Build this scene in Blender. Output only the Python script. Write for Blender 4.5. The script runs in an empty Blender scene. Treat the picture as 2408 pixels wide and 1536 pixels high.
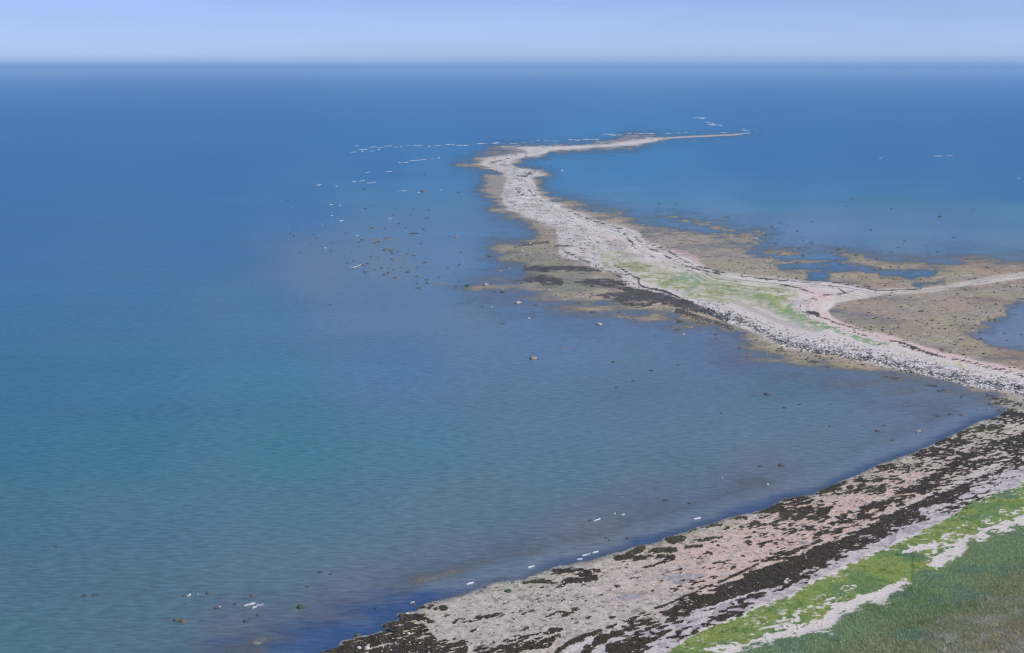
import bpy, math, random
import numpy as np
from mathutils import Vector

# ------------------------------------------------------------------ camera
S = bpy.context.scene
H = 60.0                       # eye height above the sea, metres
F = 3309.0                     # focal length in units of a 2408 wide frame
PITCH = math.atan((768 - 161) / F)
cam = bpy.data.cameras.new('camera'); camo = bpy.data.objects.new('camera', cam)
S.collection.objects.link(camo); S.camera = camo
camo.location = (0, 0, H)
camo.rotation_euler = (math.pi / 2 - PITCH, 0, 0)
cam.sensor_width = 36; cam.lens = 36 * F / 2408
cam.clip_start = 1; cam.clip_end = 200000

# ------------------------------------------------------------------ sky and sun
SUN_EL = math.radians(50); SUN_AZ = math.radians(112)     # azimuth clockwise from +Y
w = bpy.data.worlds.new('World'); S.world = w; w.use_nodes = True
nt = w.node_tree; nt.nodes.clear()
sky = nt.nodes.new('ShaderNodeTexSky'); sky.sky_type = 'NISHITA'; sky.sun_disc = False
sky.sun_elevation = SUN_EL; sky.sun_rotation = SUN_AZ
sky.air_density = 0.5; sky.dust_density = 0.0; sky.ozone_density = 4.0; sky.altitude = 60
tint = nt.nodes.new('ShaderNodeMix'); tint.data_type = 'RGBA'; tint.blend_type = 'MULTIPLY'
tint.inputs[0].default_value = 1.0; tint.inputs[7].default_value = (1.03, 0.95, 1.17, 1)
bgn = nt.nodes.new('ShaderNodeBackground'); bgn.inputs[1].default_value = 0.104
wo = nt.nodes.new('ShaderNodeOutputWorld')
nt.links.new(sky.outputs[0], tint.inputs[6]); # thin uneven veil high in the air
tcw = nt.nodes.new('ShaderNodeTexCoord'); mpw = nt.nodes.new('ShaderNodeMapping'); mpw.inputs['Scale'].default_value = (2.2, 2.2, 26)
nzw = nt.nodes.new('ShaderNodeTexNoise'); nzw.inputs['Scale'].default_value = 1.6; nzw.inputs['Detail'].default_value = 3
mrw = nt.nodes.new('ShaderNodeMapRange'); mrw.inputs[1].default_value = .35; mrw.inputs[2].default_value = .7; mrw.inputs[3].default_value = .96; mrw.inputs[4].default_value = 1.07
scw = nt.nodes.new('ShaderNodeVectorMath'); scw.operation = 'SCALE'
nt.links.new(tcw.outputs['Generated'], mpw.inputs[0]); nt.links.new(mpw.outputs[0], nzw.inputs['Vector']); nt.links.new(nzw.outputs[0], mrw.inputs[0])
nt.links.new(tint.outputs[2], scw.inputs[0]); nt.links.new(mrw.outputs[0], scw.inputs['Scale']); nt.links.new(scw.outputs[0], bgn.inputs[0]); nt.links.new(bgn.outputs[0], wo.inputs[0])
sl = bpy.data.lights.new('sun', 'SUN'); sl.energy = 3.0; sl.angle = math.radians(0.5); sl.color = (1.0, 0.965, 0.93)
so = bpy.data.objects.new('sun', sl); S.collection.objects.link(so)
sd = Vector((math.sin(SUN_AZ) * math.cos(SUN_EL), math.cos(SUN_AZ) * math.cos(SUN_EL), math.sin(SUN_EL)))
so.rotation_euler = sd.to_track_quat('Z', 'Y').to_euler(); so.location = (80, 60, 120)
S.view_settings.view_transform = 'Standard'; S.view_settings.look = 'None'
S.view_settings.exposure = 0.0; S.view_settings.gamma = 1.0
S.cycles.use_denoising = True; S.cycles.filter_width = 1.15
S.cycles.max_bounces = 6; S.cycles.volume_bounces = 2; S.cycles.caustics_reflective = False
S.cycles.caustics_refractive = False

# ------------------------------------------------------------------ maths helpers
C_, S_ = math.cos(PITCH), math.sin(PITCH)
def ray(u, v):
    x = (np.asarray(u, float) - 1204) / F; y = -(np.asarray(v, float) - 768) / F
    return x, C_ + y * S_, -S_ + y * C_
def P(u, v, z=0.0):                        # the point of the coast seen at u, v that lies z metres above the sea
    dx, dy, dz = ray(u, v); t = (z - H) / dz
    return dx * t, dy * t, z + 0 * t
def mpp(v):                                # metres per unit of width at row v
    dx, dy, dz = ray(1204, v); return H / -dz / F
def T(x0, y0, s):                          # tracing tables: local survey frames to the common one
    return lambda pts: [((x0 + a / s) * .58789, (y0 + b / s) * .58789) for a, b in pts]
TA = T(1900, 560, 4.013); TB = T(3000, 1000, 2.194); TC = T(2300, 950, 2.408); TD = T(3300, 2100, 2.994)
TE = T(1900, 440, 2.0067); R2 = T(1100, 400, 2.189); R3 = T(2100, 400, 2.189); R4 = T(3000, 400, 2.194)
R5 = T(1100, 800, 2.189); R6 = T(1900, 900, 2.189); R8 = T(2700, 1300, 1.725); S0 = T(0, 2100, 1.852)
S1 = T(1000, 1900, 2.007); S2 = T(2200, 1900, 2.1545); S3 = T(3000, 1500, 2.194); S4 = T(3000, 1950, 2.197)

def vnoise(x, y, seed):
    xi = np.floor(x); yi = np.floor(y); fx = x - xi; fy = y - yi
    fx = fx * fx * (3 - 2 * fx); fy = fy * fy * (3 - 2 * fy)
    def h(i, j):
        n = (i.astype(np.int64) * 374761393 + j.astype(np.int64) * 668265263 + seed * 2147483647) & 0xffffffff
        n = ((n ^ (n >> 13)) * 1274126177) & 0xffffffff
        return ((n ^ (n >> 16)) & 0xffff) / 65535.0
    a = h(xi, yi); b = h(xi + 1, yi); c = h(xi, yi + 1); d = h(xi + 1, yi + 1)
    return (a * (1 - fx) + b * fx) * (1 - fy) + (c * (1 - fx) + d * fx) * fy
def fbm(x, y, scale, octv=4, seed=1, gain=0.55):
    r = 0; a = 1; t = 0
    for k in range(octv):
        ca, sa = math.cos(k * 1.3 + .4), math.sin(k * 1.3 + .4)
        r = r + a * vnoise((x * ca - y * sa) / scale + 17 * k, (x * sa + y * ca) / scale - 9 * k, seed * 31 + k); t += a
        a *= gain; scale *= 0.5
    return r / t
def rank(n, lo=.28, hi=.72):               # noise to roughly even 0..1
    return np.clip((n - lo) / (hi - lo), 0, 1)
def sstep(a, b, x):
    t = np.clip((x - a) / (b - a), 0, 1); return t * t * (3 - 2 * t)
def seg_dist(u, v, pts, closed=False, pad=1e9):
    pts = list(pts)
    if closed: pts = pts + [pts[0]]
    d = np.full(u.shape, 1e9)
    for (a, b), (c, e) in zip(pts[:-1], pts[1:]):
        m = (u > min(a, c) - pad) & (u < max(a, c) + pad) & (v > min(b, e) - pad) & (v < max(b, e) + pad) if pad < 1e8 else slice(None)
        uu = u[m]; vv = v[m]; L = (c - a) ** 2 + (e - b) ** 2 + 1e-9
        t = np.clip(((uu - a) * (c - a) + (vv - b) * (e - b)) / L, 0, 1)
        q = np.hypot(uu - a - t * (c - a), vv - b - t * (e - b)); d[m] = np.minimum(d[m], q)
    return d
def inside(u, v, pts):
    r = np.zeros(u.shape, bool); n = len(pts)
    for i in range(n):
        a, b = pts[i]; c, e = pts[(i + 1) % n]
        if b == e: continue
        m = ((b > v) != (e > v)) & (u < (c - a) * (v - b) / (e - b) + a); r ^= m
    return r
def sdist(u, v, pts, pad=1e9):             # >0 inside
    d = seg_dist(u, v, pts, True, pad); return np.where(inside(u, v, pts), d, -d)

def lin(c):
    c = np.array(c, float) / 255.0; return np.where(c <= .04045, c / 12.92, ((c + .055) / 1.055) ** 2.4)
KL = np.array([.78, .82, .94])          # light falling on level ground, so that tone / KL is the reflectance
def alb(*c): return np.clip(lin(c) / KL, .008, .85)

# ------------------------------------------------------------------ coast outlines
far_w = (R2([(1740, 545), (1605, 560), (1740, 580)]) + TA([(0, 430), (130, 470), (320, 510), (400, 560), (170, 560), (150, 650), (130, 760), (160, 860),
        (270, 910), (370, 1000), (400, 1060), (290, 1110), (280, 1160), (430, 1200), (580, 1260), (720, 1310), (850, 1345), (810, 1390),
        (850, 1430), (920, 1470)]) +
        R6([(520, 90), (520, 150), (360, 185), (215, 205), (180, 235), (210, 290), (260, 350), (420, 365), (430, 400), (500, 415), (470, 450),
            (420, 480), (200, 495), (20, 520), (-20, 555), (60, 580), (200, 605), (350, 615), (540, 640), (800, 675), (1000, 695),
            (1200, 715), (1350, 745), (1500, 775), (1640, 795), (1740, 820), (1790, 850), (1860, 865), (2000, 885), (2080, 905),
            (2130, 940), (2200, 975), (2290, 1010), (2330, 1050), (2400, 1078)]) +
        TB([(150, 885), (320, 920), (380, 955), (480, 985), (620, 1000), (800, 1030), (960, 1055), (1130, 1105), (1300, 1145),
            (1500, 1185), (1700, 1230), (1900, 1290), (2050, 1330), (2200, 1370), (2290, 1400)]))
near_sh = (S3([(2290, 290), (2190, 350), (2120, 385), (1960, 430), (1840, 500), (1700, 560), (1600, 610), (1450, 670), (1250, 750), (1100, 800),
            (950, 880), (800, 940), (640, 1000), (540, 1050), (300, 1090), (200, 1150), (80, 1200), (0, 1215)]) +
           S2([(1560, 370), (1300, 440), (1180, 490), (1000, 540), (900, 590), (720, 620), (600, 670), (480, 700), (300, 750), (130, 780), (0, 810)]) +
           S1([(2200, 840), (2000, 858), (1850, 905), (1700, 965), (1500, 1012), (1380, 1050), (1330, 1100), (1180, 1120), (1215, 1165),
               (1050, 1200), (1110, 1250), (960, 1290), (750, 1330), (700, 1385), (560, 1431)]) + [(640, 1580), (300, 1720), (-300, 1960)])
far_e = (TE([(2290, 172), (2205, 184), (2100, 202), (1900, 213), (1640, 227), (1500, 250), (1400, 280), (1250, 297), (1000, 312), (800, 323)]) +
         TA([(1900, 150), (1210, 190), (1130, 240), (800, 300), (640, 345), (600, 380), (640, 415), (860, 470), (960, 490), (1090, 495), (1200, 530),
             (1050, 600), (960, 650), (1060, 690), (1110, 780), (1150, 860), (1210, 950), (1340, 990), (1440, 1020), (1600, 1040),
             (1780, 1100), (1900, 1150), (2100, 1170), (2260, 1200), (2400, 1240)]) +
         [(1503, 522), (1540, 514), (1581, 507), (1638, 516), (1691, 531), (1758, 536), (1815, 545), (1800, 560), (1790, 575), (1850, 583), (1920, 590),
          (1985, 597), (2032, 605), (2085, 618), (2166, 627), (2250, 626), (2408, 624), (2600, 615), (3000, 600)])
far_top = list(reversed(TA([(0, 300), (200, 240), (520, 212), (250, 190), (190, 150), (420, 98), (830, 88), (1200, 98), (1700, 84), (2300, 50)]) +
           TE([(950, 272), (1100, 262), (1130, 235), (1180, 205), (1270, 192), (1430, 189), (1540, 205), (1580, 218), (1900, 208), (2100, 197), (2200, 181)])))
# one closed outline: east side out to the right, near side back
LAND = far_w + near_sh + [(-300, 2100), (3100, 2100), (3100, 600)] + list(reversed(far_e)) + far_top
DRY_NEAR = R6([(1100, 380), (1290, 430), (1300, 540), (1420, 560), (1600, 615), (1800, 690), (2000, 760), (2150, 830), (2300, 890), (2408, 940)]) + TB(
    [(150, 790), (320, 850), (520, 890), (760, 925), (1000, 975), (1250, 1040), (1500, 1095), (1750, 1150), (2000, 1210), (2300, 1260), (2405, 1290)]) + [(2600, 960), (3000, 1060)]
DRY_E = TA([(1900, 145), (1210, 180), (1100, 235), (780, 290), (600, 340), (560, 380), (620, 420), (860, 480), (1080, 500), (1160, 525), (1040, 575), (900, 640), (980, 720),
            (1020, 850), (1080, 930), (1280, 1000), (1420, 1060), (1560, 1150), (1800, 1230), (2050, 1300), (2260, 1350), (2400, 1390)]) + R3(
    [(850, 1100), (1000, 1160), (1060, 1240), (1180, 1280), (1330, 1340), (1450, 1380), (1520, 1440)]) + TB(
    [(-300, 190), (0, 228), (400, 265), (820, 290), (1000, 325), (1110, 355), (1500, 340), (1760, 310), (1950, 265), (2200, 225), (2405, 195)]) + [(2700, 575), (3000, 560)]
BAY = TB([(2405, 245), (2100, 285), (1900, 315), (1600, 350), (1200, 385), (980, 425), (750, 470), (690, 530), (720, 590), (820, 640), (1000, 705), (1250, 765), (1500, 850),
          (1700, 905), (1900, 950), (2150, 1005), (2405, 1065)])
# the dry ridge of the spit (white shingle), bay cut out of it
DRY = (TE([(1560, 226), (1500, 240), (1300, 282), (1000, 302), (700, 318), (600, 335)]) + DRY_E[1:] +
       [(3000, 585)] + [(3000, 600)] + BAY + [(3000, 1010)] + [(3000, 1060)] + list(reversed(DRY_NEAR)) +
       TC([(300, 330), (200, 300), (0, 215), (-150, 150)]) + TA([(1300, 1400), (1100, 1330), (800, 1230), (560, 1130), (480, 1040), (440, 900), (480, 700), (540, 590),
       (400, 520), (150, 420), (60, 350), (200, 290), (560, 235), (860, 200), (820, 160), (470, 120), (440, 100), (1200, 105)]) +
       TE([(900, 280), (1130, 262), (1330, 236), (1480, 218)]))

# lines of the near beach as v(u)
def line(pts): a = np.array(sorted(pts)); return lambda u: np.interp(u, a[:, 0], a[:, 1])
L0 = line([p for p in near_sh] + [(2370, 950), (3000, 950)])
L3 = line([(-300, 2300), (1100, 1720), (1450, 1575), (1553, 1536)] + S2([(1300, 1330), (1780, 1140), (2180, 960)]) +
          S4([(470, 840), (900, 640), (1300, 460), (1650, 290), (1950, 100), (2260, 10)]) + [(2408, 1135), (3000, 900)])
L5 = line([(-300, 2500), (1100, 1800), (1400, 1640), (1600, 1575)] + S4([(0, 1420), (350, 1330), (600, 1280), (740, 1225), (800, 1130), (1000, 1020), (1180, 1000), (1300, 905),
          (1420, 850), (1440, 740), (1600, 700), (1850, 590), (1950, 490), (2100, 420), (2200, 380), (2405, 350)]) + [(3000, 1120)])

# ------------------------------------------------------------------ mesh helpers
def tag(o, label=None, cat=None, group=None, kind=None):
    if label: o['label'] = label
    if cat: o['category'] = cat
    if group: o['group'] = group
    if kind: o['kind'] = kind
    return o
def mesh_np(name, verts, faces, mat, smooth=True, col=None):
    verts = np.asarray(verts, np.float32); faces = np.asarray(faces, np.int32)
    me = bpy.data.meshes.new(name); k = faces.shape[1]
    me.vertices.add(len(verts)); me.vertices.foreach_set('co', verts.ravel())
    me.loops.add(faces.size); me.loops.foreach_set('vertex_index', faces.ravel())
    me.polygons.add(len(faces)); me.polygons.foreach_set('loop_start', np.arange(len(faces), dtype=np.int32) * k)
    try: me.polygons.foreach_set('loop_total', np.full(len(faces), k, np.int32))
    except Exception: pass
    me.polygons.foreach_set('use_smooth', np.full(len(faces), smooth))
    if col is not None:
        at = me.color_attributes.new('tone', 'FLOAT_COLOR', 'POINT')
        c4 = np.ones((len(verts), 4), np.float32); c4[:, :3] = col; at.data.foreach_set('color', c4.ravel())
    me.update(calc_edges=True); me.materials.append(mat)
    o = bpy.data.objects.new(name, me); S.collection.objects.link(o); return o
def nodes(mat): mat.use_nodes = True; n = mat.node_tree; return n, n.nodes['Principled BSDF']
def N(t, ty, **kw):
    n = t.nodes.new(ty)
    for k, v in kw.items(): setattr(n, k, v)
    return n
def tone_mat(name, rough=.9, var=.25, vscale=3.0, bump=.0, bscale=6.0, spec=.2, attr=True, base=(.3, .3, .3)):
    m = bpy.data.materials.new(name); t, b = nodes(m)
    b.inputs['Roughness'].default_value = rough; b.inputs['Specular IOR Level'].default_value = spec
    g = N(t, 'ShaderNodeNewGeometry')
    nz = N(t, 'ShaderNodeTexNoise'); nz.inputs['Scale'].default_value = vscale; nz.inputs['Detail'].default_value = 3
    t.links.new(g.outputs['Position'], nz.inputs['Vector'])
    mr = N(t, 'ShaderNodeMapRange'); mr.inputs[1].default_value = .3; mr.inputs[2].default_value = .7
    mr.inputs[3].default_value = 1 - var; mr.inputs[4].default_value = 1 + var
    t.links.new(nz.outputs[0], mr.inputs[0])
    vm = N(t, 'ShaderNodeVectorMath', operation='SCALE')
    if attr:
        a = N(t, 'ShaderNodeAttribute'); a.attribute_name = 'tone'; t.links.new(a.outputs['Color'], vm.inputs[0])
    else: vm.inputs[0].default_value = base
    t.links.new(mr.outputs[0], vm.inputs['Scale']); t.links.new(vm.outputs[0], b.inputs['Base Color'])
    if bump:
        n2 = N(t, 'ShaderNodeTexNoise'); n2.inputs['Scale'].default_value = bscale; n2.inputs['Detail'].default_value = 4
        t.links.new(g.outputs['Position'], n2.inputs['Vector'])
        bp = N(t, 'ShaderNodeBump'); bp.inputs['Strength'].default_value = bump; bp.inputs['Distance'].default_value = .15
        t.links.new(n2.outputs[0], bp.inputs['Height']); t.links.new(bp.outputs[0], b.inputs['Normal'])
    return m

# ------------------------------------------------------------------ terrain fields
STEP = 1.6
us = np.r_[np.arange(-160, 0, 16), np.arange(0, 2480, STEP), np.arange(2480, 3060, 10)]; vs = np.r_[np.arange(296, 1580, STEP), np.arange(1580, 2080, 10)]
# coarse distance fields, then refined
def upsample(fn):
    cu = np.arange(us[0], us[-1] + 6, 4.0); cv = np.arange(vs[0], vs[-1] + 6, 4.0)
    U, V = np.meshgrid(cu, cv); D = fn(U, V)
    iu = (us - cu[0]) / 4; iv = (vs - cv[0]) / 4
    a = np.floor(iu).astype(int); b = np.floor(iv).astype(int); fa = (iu - a)[None, :]; fb = (iv - b)[:, None]
    return (D[np.ix_(b, a)] * (1 - fa) * (1 - fb) + D[np.ix_(b, a + 1)] * fa * (1 - fb) + D[np.ix_(b + 1, a)] * (1 - fa) * fb + D[np.ix_(b + 1, a + 1)] * fa * fb)
U, V = np.meshgrid(us, vs)
X0, Y0, _ = P(U, V)
dL = upsample(lambda a, b: sdist(a, b, LAND))
dD = upsample(lambda a, b: sdist(a, b, DRY))
POOLS = [TB([(250, 135), (420, 108), (800, 100), (1130, 145), (1140, 175), (900, 180), (600, 170), (300, 168)]),
         TB([(1140, 180), (1300, 172), (1530, 178), (1610, 205), (1560, 240), (1300, 242), (1150, 222)]),
         TB([(500, 195), (680, 185), (700, 250), (660, 272), (520, 268)]),
         TB([(1440, 312), (1560, 290), (1690, 262), (1690, 285), (1560, 302), (1450, 318)]),
         TB([(2600, 360), (2405, 400), (2300, 450), (2200, 530), (2250, 580), (2150, 620), (2060, 640), (2120, 690), (1980, 720), (1930, 745), (2000, 780), (2100, 820), (2250, 850), (2405, 880), (2700, 900)]),
         TB([(-60, 30), (300, 22), (700, 60), (900, 90), (600, 80), (330, 90), (80, 60)]),
         R3([(1040, 1090), (1300, 1080), (1600, 1110), (1640, 1140), (1300, 1145), (1050, 1120)]),
         S2([(1030, 890), (1160, 868), (1330, 865), (1200, 905), (1080, 920)]), S2([(600, 1060), (680, 1035), (760, 1045), (640, 1075)])]
dP = np.full(U.shape, -1e9)
for p in POOLS: dP = np.maximum(dP, sdist(U, V, p, 60))
near = (V > L0(U) - 2) & (V > 925)          # the near beach and the land behind it
m_near = sstep(-60, -30, V - L0(U)) * sstep(915, 955, V)
nz8 = fbm(X0, Y0, 9, 5, 3); nz25 = fbm(X0, Y0, 30, 4, 5); nz2 = fbm(X0, Y0, 2.2, 3, 7); nz1 = fbm(X0, Y0, .8, 2, 9); nz60 = fbm(X0, Y0, 80, 3, 11)
mp = mpp(V)
wet = dL * mp                                # rough metres inland
edge_n = (nz8 - .5) * 3.0 * np.clip(1.6 / mp, .2, 1) * .6
z = np.clip(.04 * (wet + edge_n * 1.2), -.6, .10)
flat = (dD < 0) & (~near)
z = np.where(flat, z + (nz25 - .5) * .18 + (nz8 - .5) * .26 - .012, z)
z = np.where((dP > -14) & flat, np.minimum(z, (-(dP + (nz25 - .5) * 26) * .013 + (nz8 - .5) * .38 + (nz2 - .5) * .2)), z)
# ragged, half-flooded northern rim of the flats
fl_n = sstep(60, 5, dL) * sstep(1480, 1560, U) * sstep(2080, 1900, U) * (V < 640)
z = np.where(flat, z - fl_n * (.11 - .22 * (nz2 - .5) - .25 * (fbm(X0, Y0 * .4, 3, 3, 13) - .5)), z)
z = np.where(flat, z + (nz2 - .5) * .10 + (nz1 - .5) * .05, z)
far_spit = ~near
ridge = np.clip(dD * mp * .11, 0, 1.5) * np.clip(.4 + .6 * (1 - sstep(.12, .32, mp)), 0, 1)
z = np.where(far_spit, z + ridge + np.where(dD > 0, (nz8 - .5) * .15, 0), z)
l0, l3, l5 = L0(U), L3(U), L5(U)
t03 = np.clip((V - l0) / np.maximum(l3 - l0, 20), 0, 1); t35 = np.clip((V - l3) / np.maximum(l5 - l3, 15), 0, 1); tg = np.clip(V - line([(-300, 2500), (1100, 1800), (1600, 1575), (1961, 1460), (2200, 1345), (2408, 1240), (3000, 1120)])(U), 0, 900)
zn = np.clip((dL + (nz2 - .5) * 10) * .012, -.4, .06) + np.clip(1.5 * t03 - .03, 0, 2) + .5 * t35 + tg * .016 + (nz8 - .5) * .22 * sstep(0, .15, t03) + (nz25 - .5) * .9 * sstep(10, 90, tg)
z = z * (1 - m_near) + zn * m_near
z = np.where((dP > -3) & near, np.minimum(z, .9 + 0 * z), z)

TAIL = TE([(1480, 236), (1560, 224), (1700, 216), (1900, 207), (2050, 200), (2130, 194)])
dT = seg_dist(U, V, TAIL, False, 20); z = np.maximum(z, .22 - dT * .10 + (nz25 - .5) * .05 - .04 * sstep(1600, 1740, U))
# ------------------------------------------------------------------ ground colours
col = np.zeros(U.shape + (3,))
def lay(mask, *c):
    global col
    m = np.clip(mask, 0, 1)[..., None]; col = col * (1 - m) + alb(*c) * m
one = np.ones(U.shape)
# flats: grey brown, olive and rust drifts
lay(one, 154, 146, 142)
lay(sstep(.45, .62, nz25) * .6, 158, 150, 128)
lay(sstep(.52, .66, fbm(X0, Y0, 22, 4, 21)) * .4, 160, 140, 122)
lay(sstep(.55, .7, nz60) * .5, 138, 130, 140)
lay(sstep(.5, .6, fbm(X0, Y0, 12, 4, 24)) * sstep(1900, 2100, U) * .45, 170, 142, 120)
lay(sstep(.56, .64, fbm(X0, Y0, 5, 3, 25)) * .3, 156, 150, 112)
lay(sstep(.56, .66, nz2) * .3, 122, 120, 104)
lay((nz1 > .72) * .35, 96, 96, 88)
lay((fbm(X0, Y0, 1.4, 2, 23) > .72) * .5, 186, 180, 172)
# rim of wet weed just above the water
lay(sstep(.10, .0, np.abs(z - .02)) * sstep(.5, .65, nz8) * (far_spit) * (1 - m_near) * .3, 158, 148, 124)
# strip between bay water and ridge, sandy
dN = seg_dist(U, V, far_w, False, 90)
strip = sstep(70, 40, dN) * (U > 1380) * (V > 640) * (~near)
lay(strip * .85, 174, 162, 148)
lay(strip * sstep(.5, .6, nz8) * .4, 168, 150, 130)
lay(strip * sstep(14, 3, dN) * .45, 158, 152, 118)
lay(strip * (nz1 > .62) * .5, 100, 98, 86)
lay(sstep(60, 20, seg_dist(U, V, R6([(420, 300), (900, 560)]), False, 160)) * (dD < 0) * (V < 690) * (V > 560) * .6, 128, 132, 118)
# far western apron, darker wet stones
lay(sstep(40, 20, seg_dist(U, V, TA([(250, 620), (300, 800), (500, 1000)]), False, 60)) * sstep(7, -5, dD) * .6, 146, 142, 142)
lay(sstep(20, 8, seg_dist(U, V, TE([(1150, 215), (1450, 205)]), False, 40)) * (dD < 0) * .8, 132, 130, 146)
lay(sstep(14, 6, seg_dist(U, V, TA([(300, 150), (780, 185)]), False, 30)) * (dD < 2) * .8, 118, 116, 128)
# dry shingle ridge
dryn = dD + (nz8 - .5) * 14
dry = sstep(-5, 6, dryn) * far_spit
lay(dry, 202, 196, 198)
lay(dry * sstep(.5, .68, nz25) * .6, 188, 184, 182)
lay(dry * sstep(.55, .72, fbm(X0, Y0, 14, 3, 31)) * .5, 206, 198, 200)
sp = fbm(X0, Y0, 1.1, 3, 33)
speck = sstep(.56, .66, sp)
cob = sstep(46, 16, seg_dist(U, V, DRY_NEAR + [], False, 90)) * (U > 1640) + \
      sstep(80, 20, seg_dist(U, V, [(1200, 430), (1240, 480), (1330, 530), (1400, 590), (1440, 640)], False, 100)) * .9
cob = np.clip(cob, 0, 1)
fk_ = sstep(.09, .22, mp)
sp2 = fbm(X0, Y0, 1.3, 3, 35) * (1 - fk_) + fbm(X0, Y0 * .45, 3.4, 3, 36) * fk_
lay(dry * cob * sstep(.50, .62, sp2) * (.6 - .25 * fk_), 132, 130, 136)
lay(dry * cob * sstep(.64, .74, sp2) * (.7 - .3 * fk_), 78, 78, 88)
st_ = fbm(dD * .5, X0 * .02, 2.2, 2, 37); lay(dry * (1 - cob) * sstep(.54, .66, st_) * .45, 160, 156, 158)
lay(dry * (1 - cob) * sstep(.44, .34, st_) * .5, 216, 210, 212)
lay(dry * cob * sstep(.40, .30, sp2) * .8, 226, 222, 228)
lay(dry * (1 - cob) * speck * .2, 156, 152, 152)
lay(sstep(3, 1.2, dT) * .9, 178, 174, 182)
# pink sand round the head of the bay
pk = seg_dist(U, V, TB([(420, 330), (700, 400), (560, 440), (600, 560), (760, 640), (1000, 720), (1300, 800), (1700, 920), (2405, 1060)]), False, 40)
lay(sstep(14, 4, pk) * sstep(-8, 2, dD) * .8, 204, 184, 184)
pk2 = seg_dist(U, V, TB([(2405, 225), (2000, 280), (1600, 350), (1100, 375), (760, 425)]), False, 40)
lay(sstep(10, 3, pk2) * .75, 190, 184, 178)
lay(sstep(10, 3, seg_dist(U, V, TC([(950, 130), (1150, 200), (1190, 240)]), False, 30)) * .7, 200, 178, 178)
lay(sstep(14, 4, seg_dist(U, V, TC([(330, 0), (420, 60)]), False, 40)) * .6, 208, 190, 192)
# vegetation on the spit
GP = TC([(180, 120), (330, 110), (560, 190), (760, 260), (1050, 320), (1350, 370), (1700, 410), (2060, 460), (2130, 560), (2000, 650), (2100, 720), (2330, 800), (2408, 860),
         (2300, 870), (2050, 780), (1850, 700), (1500, 620), (1150, 590), (850, 490), (640, 400), (400, 280), (230, 200)]) 
gm = sstep(-10, 14, sdist(U, V, GP, 80) + (nz8 - .5) * 40)
gsp = fbm(X0, Y0, 3.0, 4, 41)
lay(gm * .55, 190, 190, 172)
lay(gm * sstep(.44, .58, gsp) * .8, 164, 168, 124)
lay(gm * sstep(.5, .62, fbm(X0, Y0, 1.3, 3, 42)) * .6, 140, 148, 104)
lay(gm * sstep(.60, .70, gsp) * .6, 128, 138, 104)
for pts, wd, c, a in [
    (TC([(950, 400), (1150, 380), (1300, 450), (1600, 520), (1850, 600), (1930, 680), (2080, 780), (2408, 900)]), 13, (118, 150, 122), .75),
    (TC([(1050, 360), (1150, 440), (1120, 500)]), 15, (116, 152, 120), .8),
    (TC([(1850, 540), (1930, 620), (2000, 700)]), 10, (138, 164, 82), .85),
    (TC([(2090, 640), (2050, 690), (2200, 770), (2408, 850)]), 9, (108, 150, 88), .85),
    (TC([(810, 430), (860, 470)]), 8, (130, 168, 90), .8), (TC([(230, 140), (270, 160)]), 9, (140, 172, 140), .7),
    (TB([(320, 510), (360, 480), (370, 540), (560, 640), (800, 720), (1000, 780), (1200, 830)]), 7, (112, 150, 98), .85),
    (TB([(450, 600), (900, 760), (1150, 825)]), 6, (112, 150, 108), .8),
    (TB([(1330, 900), (1400, 925)]), 6, (160, 172, 110), .7), (TB([(1680, 985), (1720, 990)]), 5, (176, 178, 96), .7), (TB([(1800, 1000), (1860, 1008)]), 5, (176, 176, 96), .7)]:
    d = seg_dist(U, V, pts, False, wd * 3) + (gsp - .5) * wd * 2.4
    lay(sstep(wd, wd * .35, d) * a * .72 * sstep(.30, .48, fbm(X0, Y0, 1.8, 3, 43)), *c)
lay(sstep(16, 6, seg_dist(U, V, TC([(370, 65), (470, 75)]), False, 40) + (nz8 - .5) * 10) * .5, 140, 136, 138)
lay(sstep(9, 2, seg_dist(U, V, TC([(500, 160), (650, 175)]), False, 30) + (nz8 - .5) * 10) * .5, 134, 130, 134)

# ---- weed: coverage field W 0..1
W = np.zeros(U.shape); Wc = None; W = W + m_near * sstep(.0, .1, t03) * sstep(.9, .7, t03) * np.interp(U, [900, 1300, 1800, 2100, 2408], [.03, .04, .10, .16, .2])
_ca, _sa = math.cos(.62), math.sin(.62); XS = X0 * _ca + Y0 * _sa; YS = -X0 * _sa + Y0 * _ca
_k = sstep(.08, .15, mp); fine_ = (1 - _k) * fbm(XS * .42, YS, .5, 2, 53, .8) + _k * fbm(XS * .8, YS, 1.2, 2, 54, .8)
wfar = rank(.25 * fbm(X0, Y0, 9, 3, 55) + .3 * fbm(X0 * .25, Y0, 2.5, 3, 56, .8) + .45 * fbm(X0 * .4, Y0, 1.1, 2, 58, .8), .32, .66)
wn = rank(.2 * fbm(X0, Y0, 6.0, 3, 51, .65) + .2 * fbm(XS * .5, YS, 2.0, 3, 52, .75) + .6 * fine_, .28, .70)
def weed(pts, wd, dens, soft=1.0, closed=False):
    global W
    if closed: d = -sdist(U, V, pts, 90)
    else: d = seg_dist(U, V, pts, False, wd * 4 + 30) - wd
    W = np.maximum(W, dens * sstep(wd * .9 * soft + 2, -wd * .5 * soft - 1, d + (nz8 - .5) * wd * 1.2))
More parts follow.
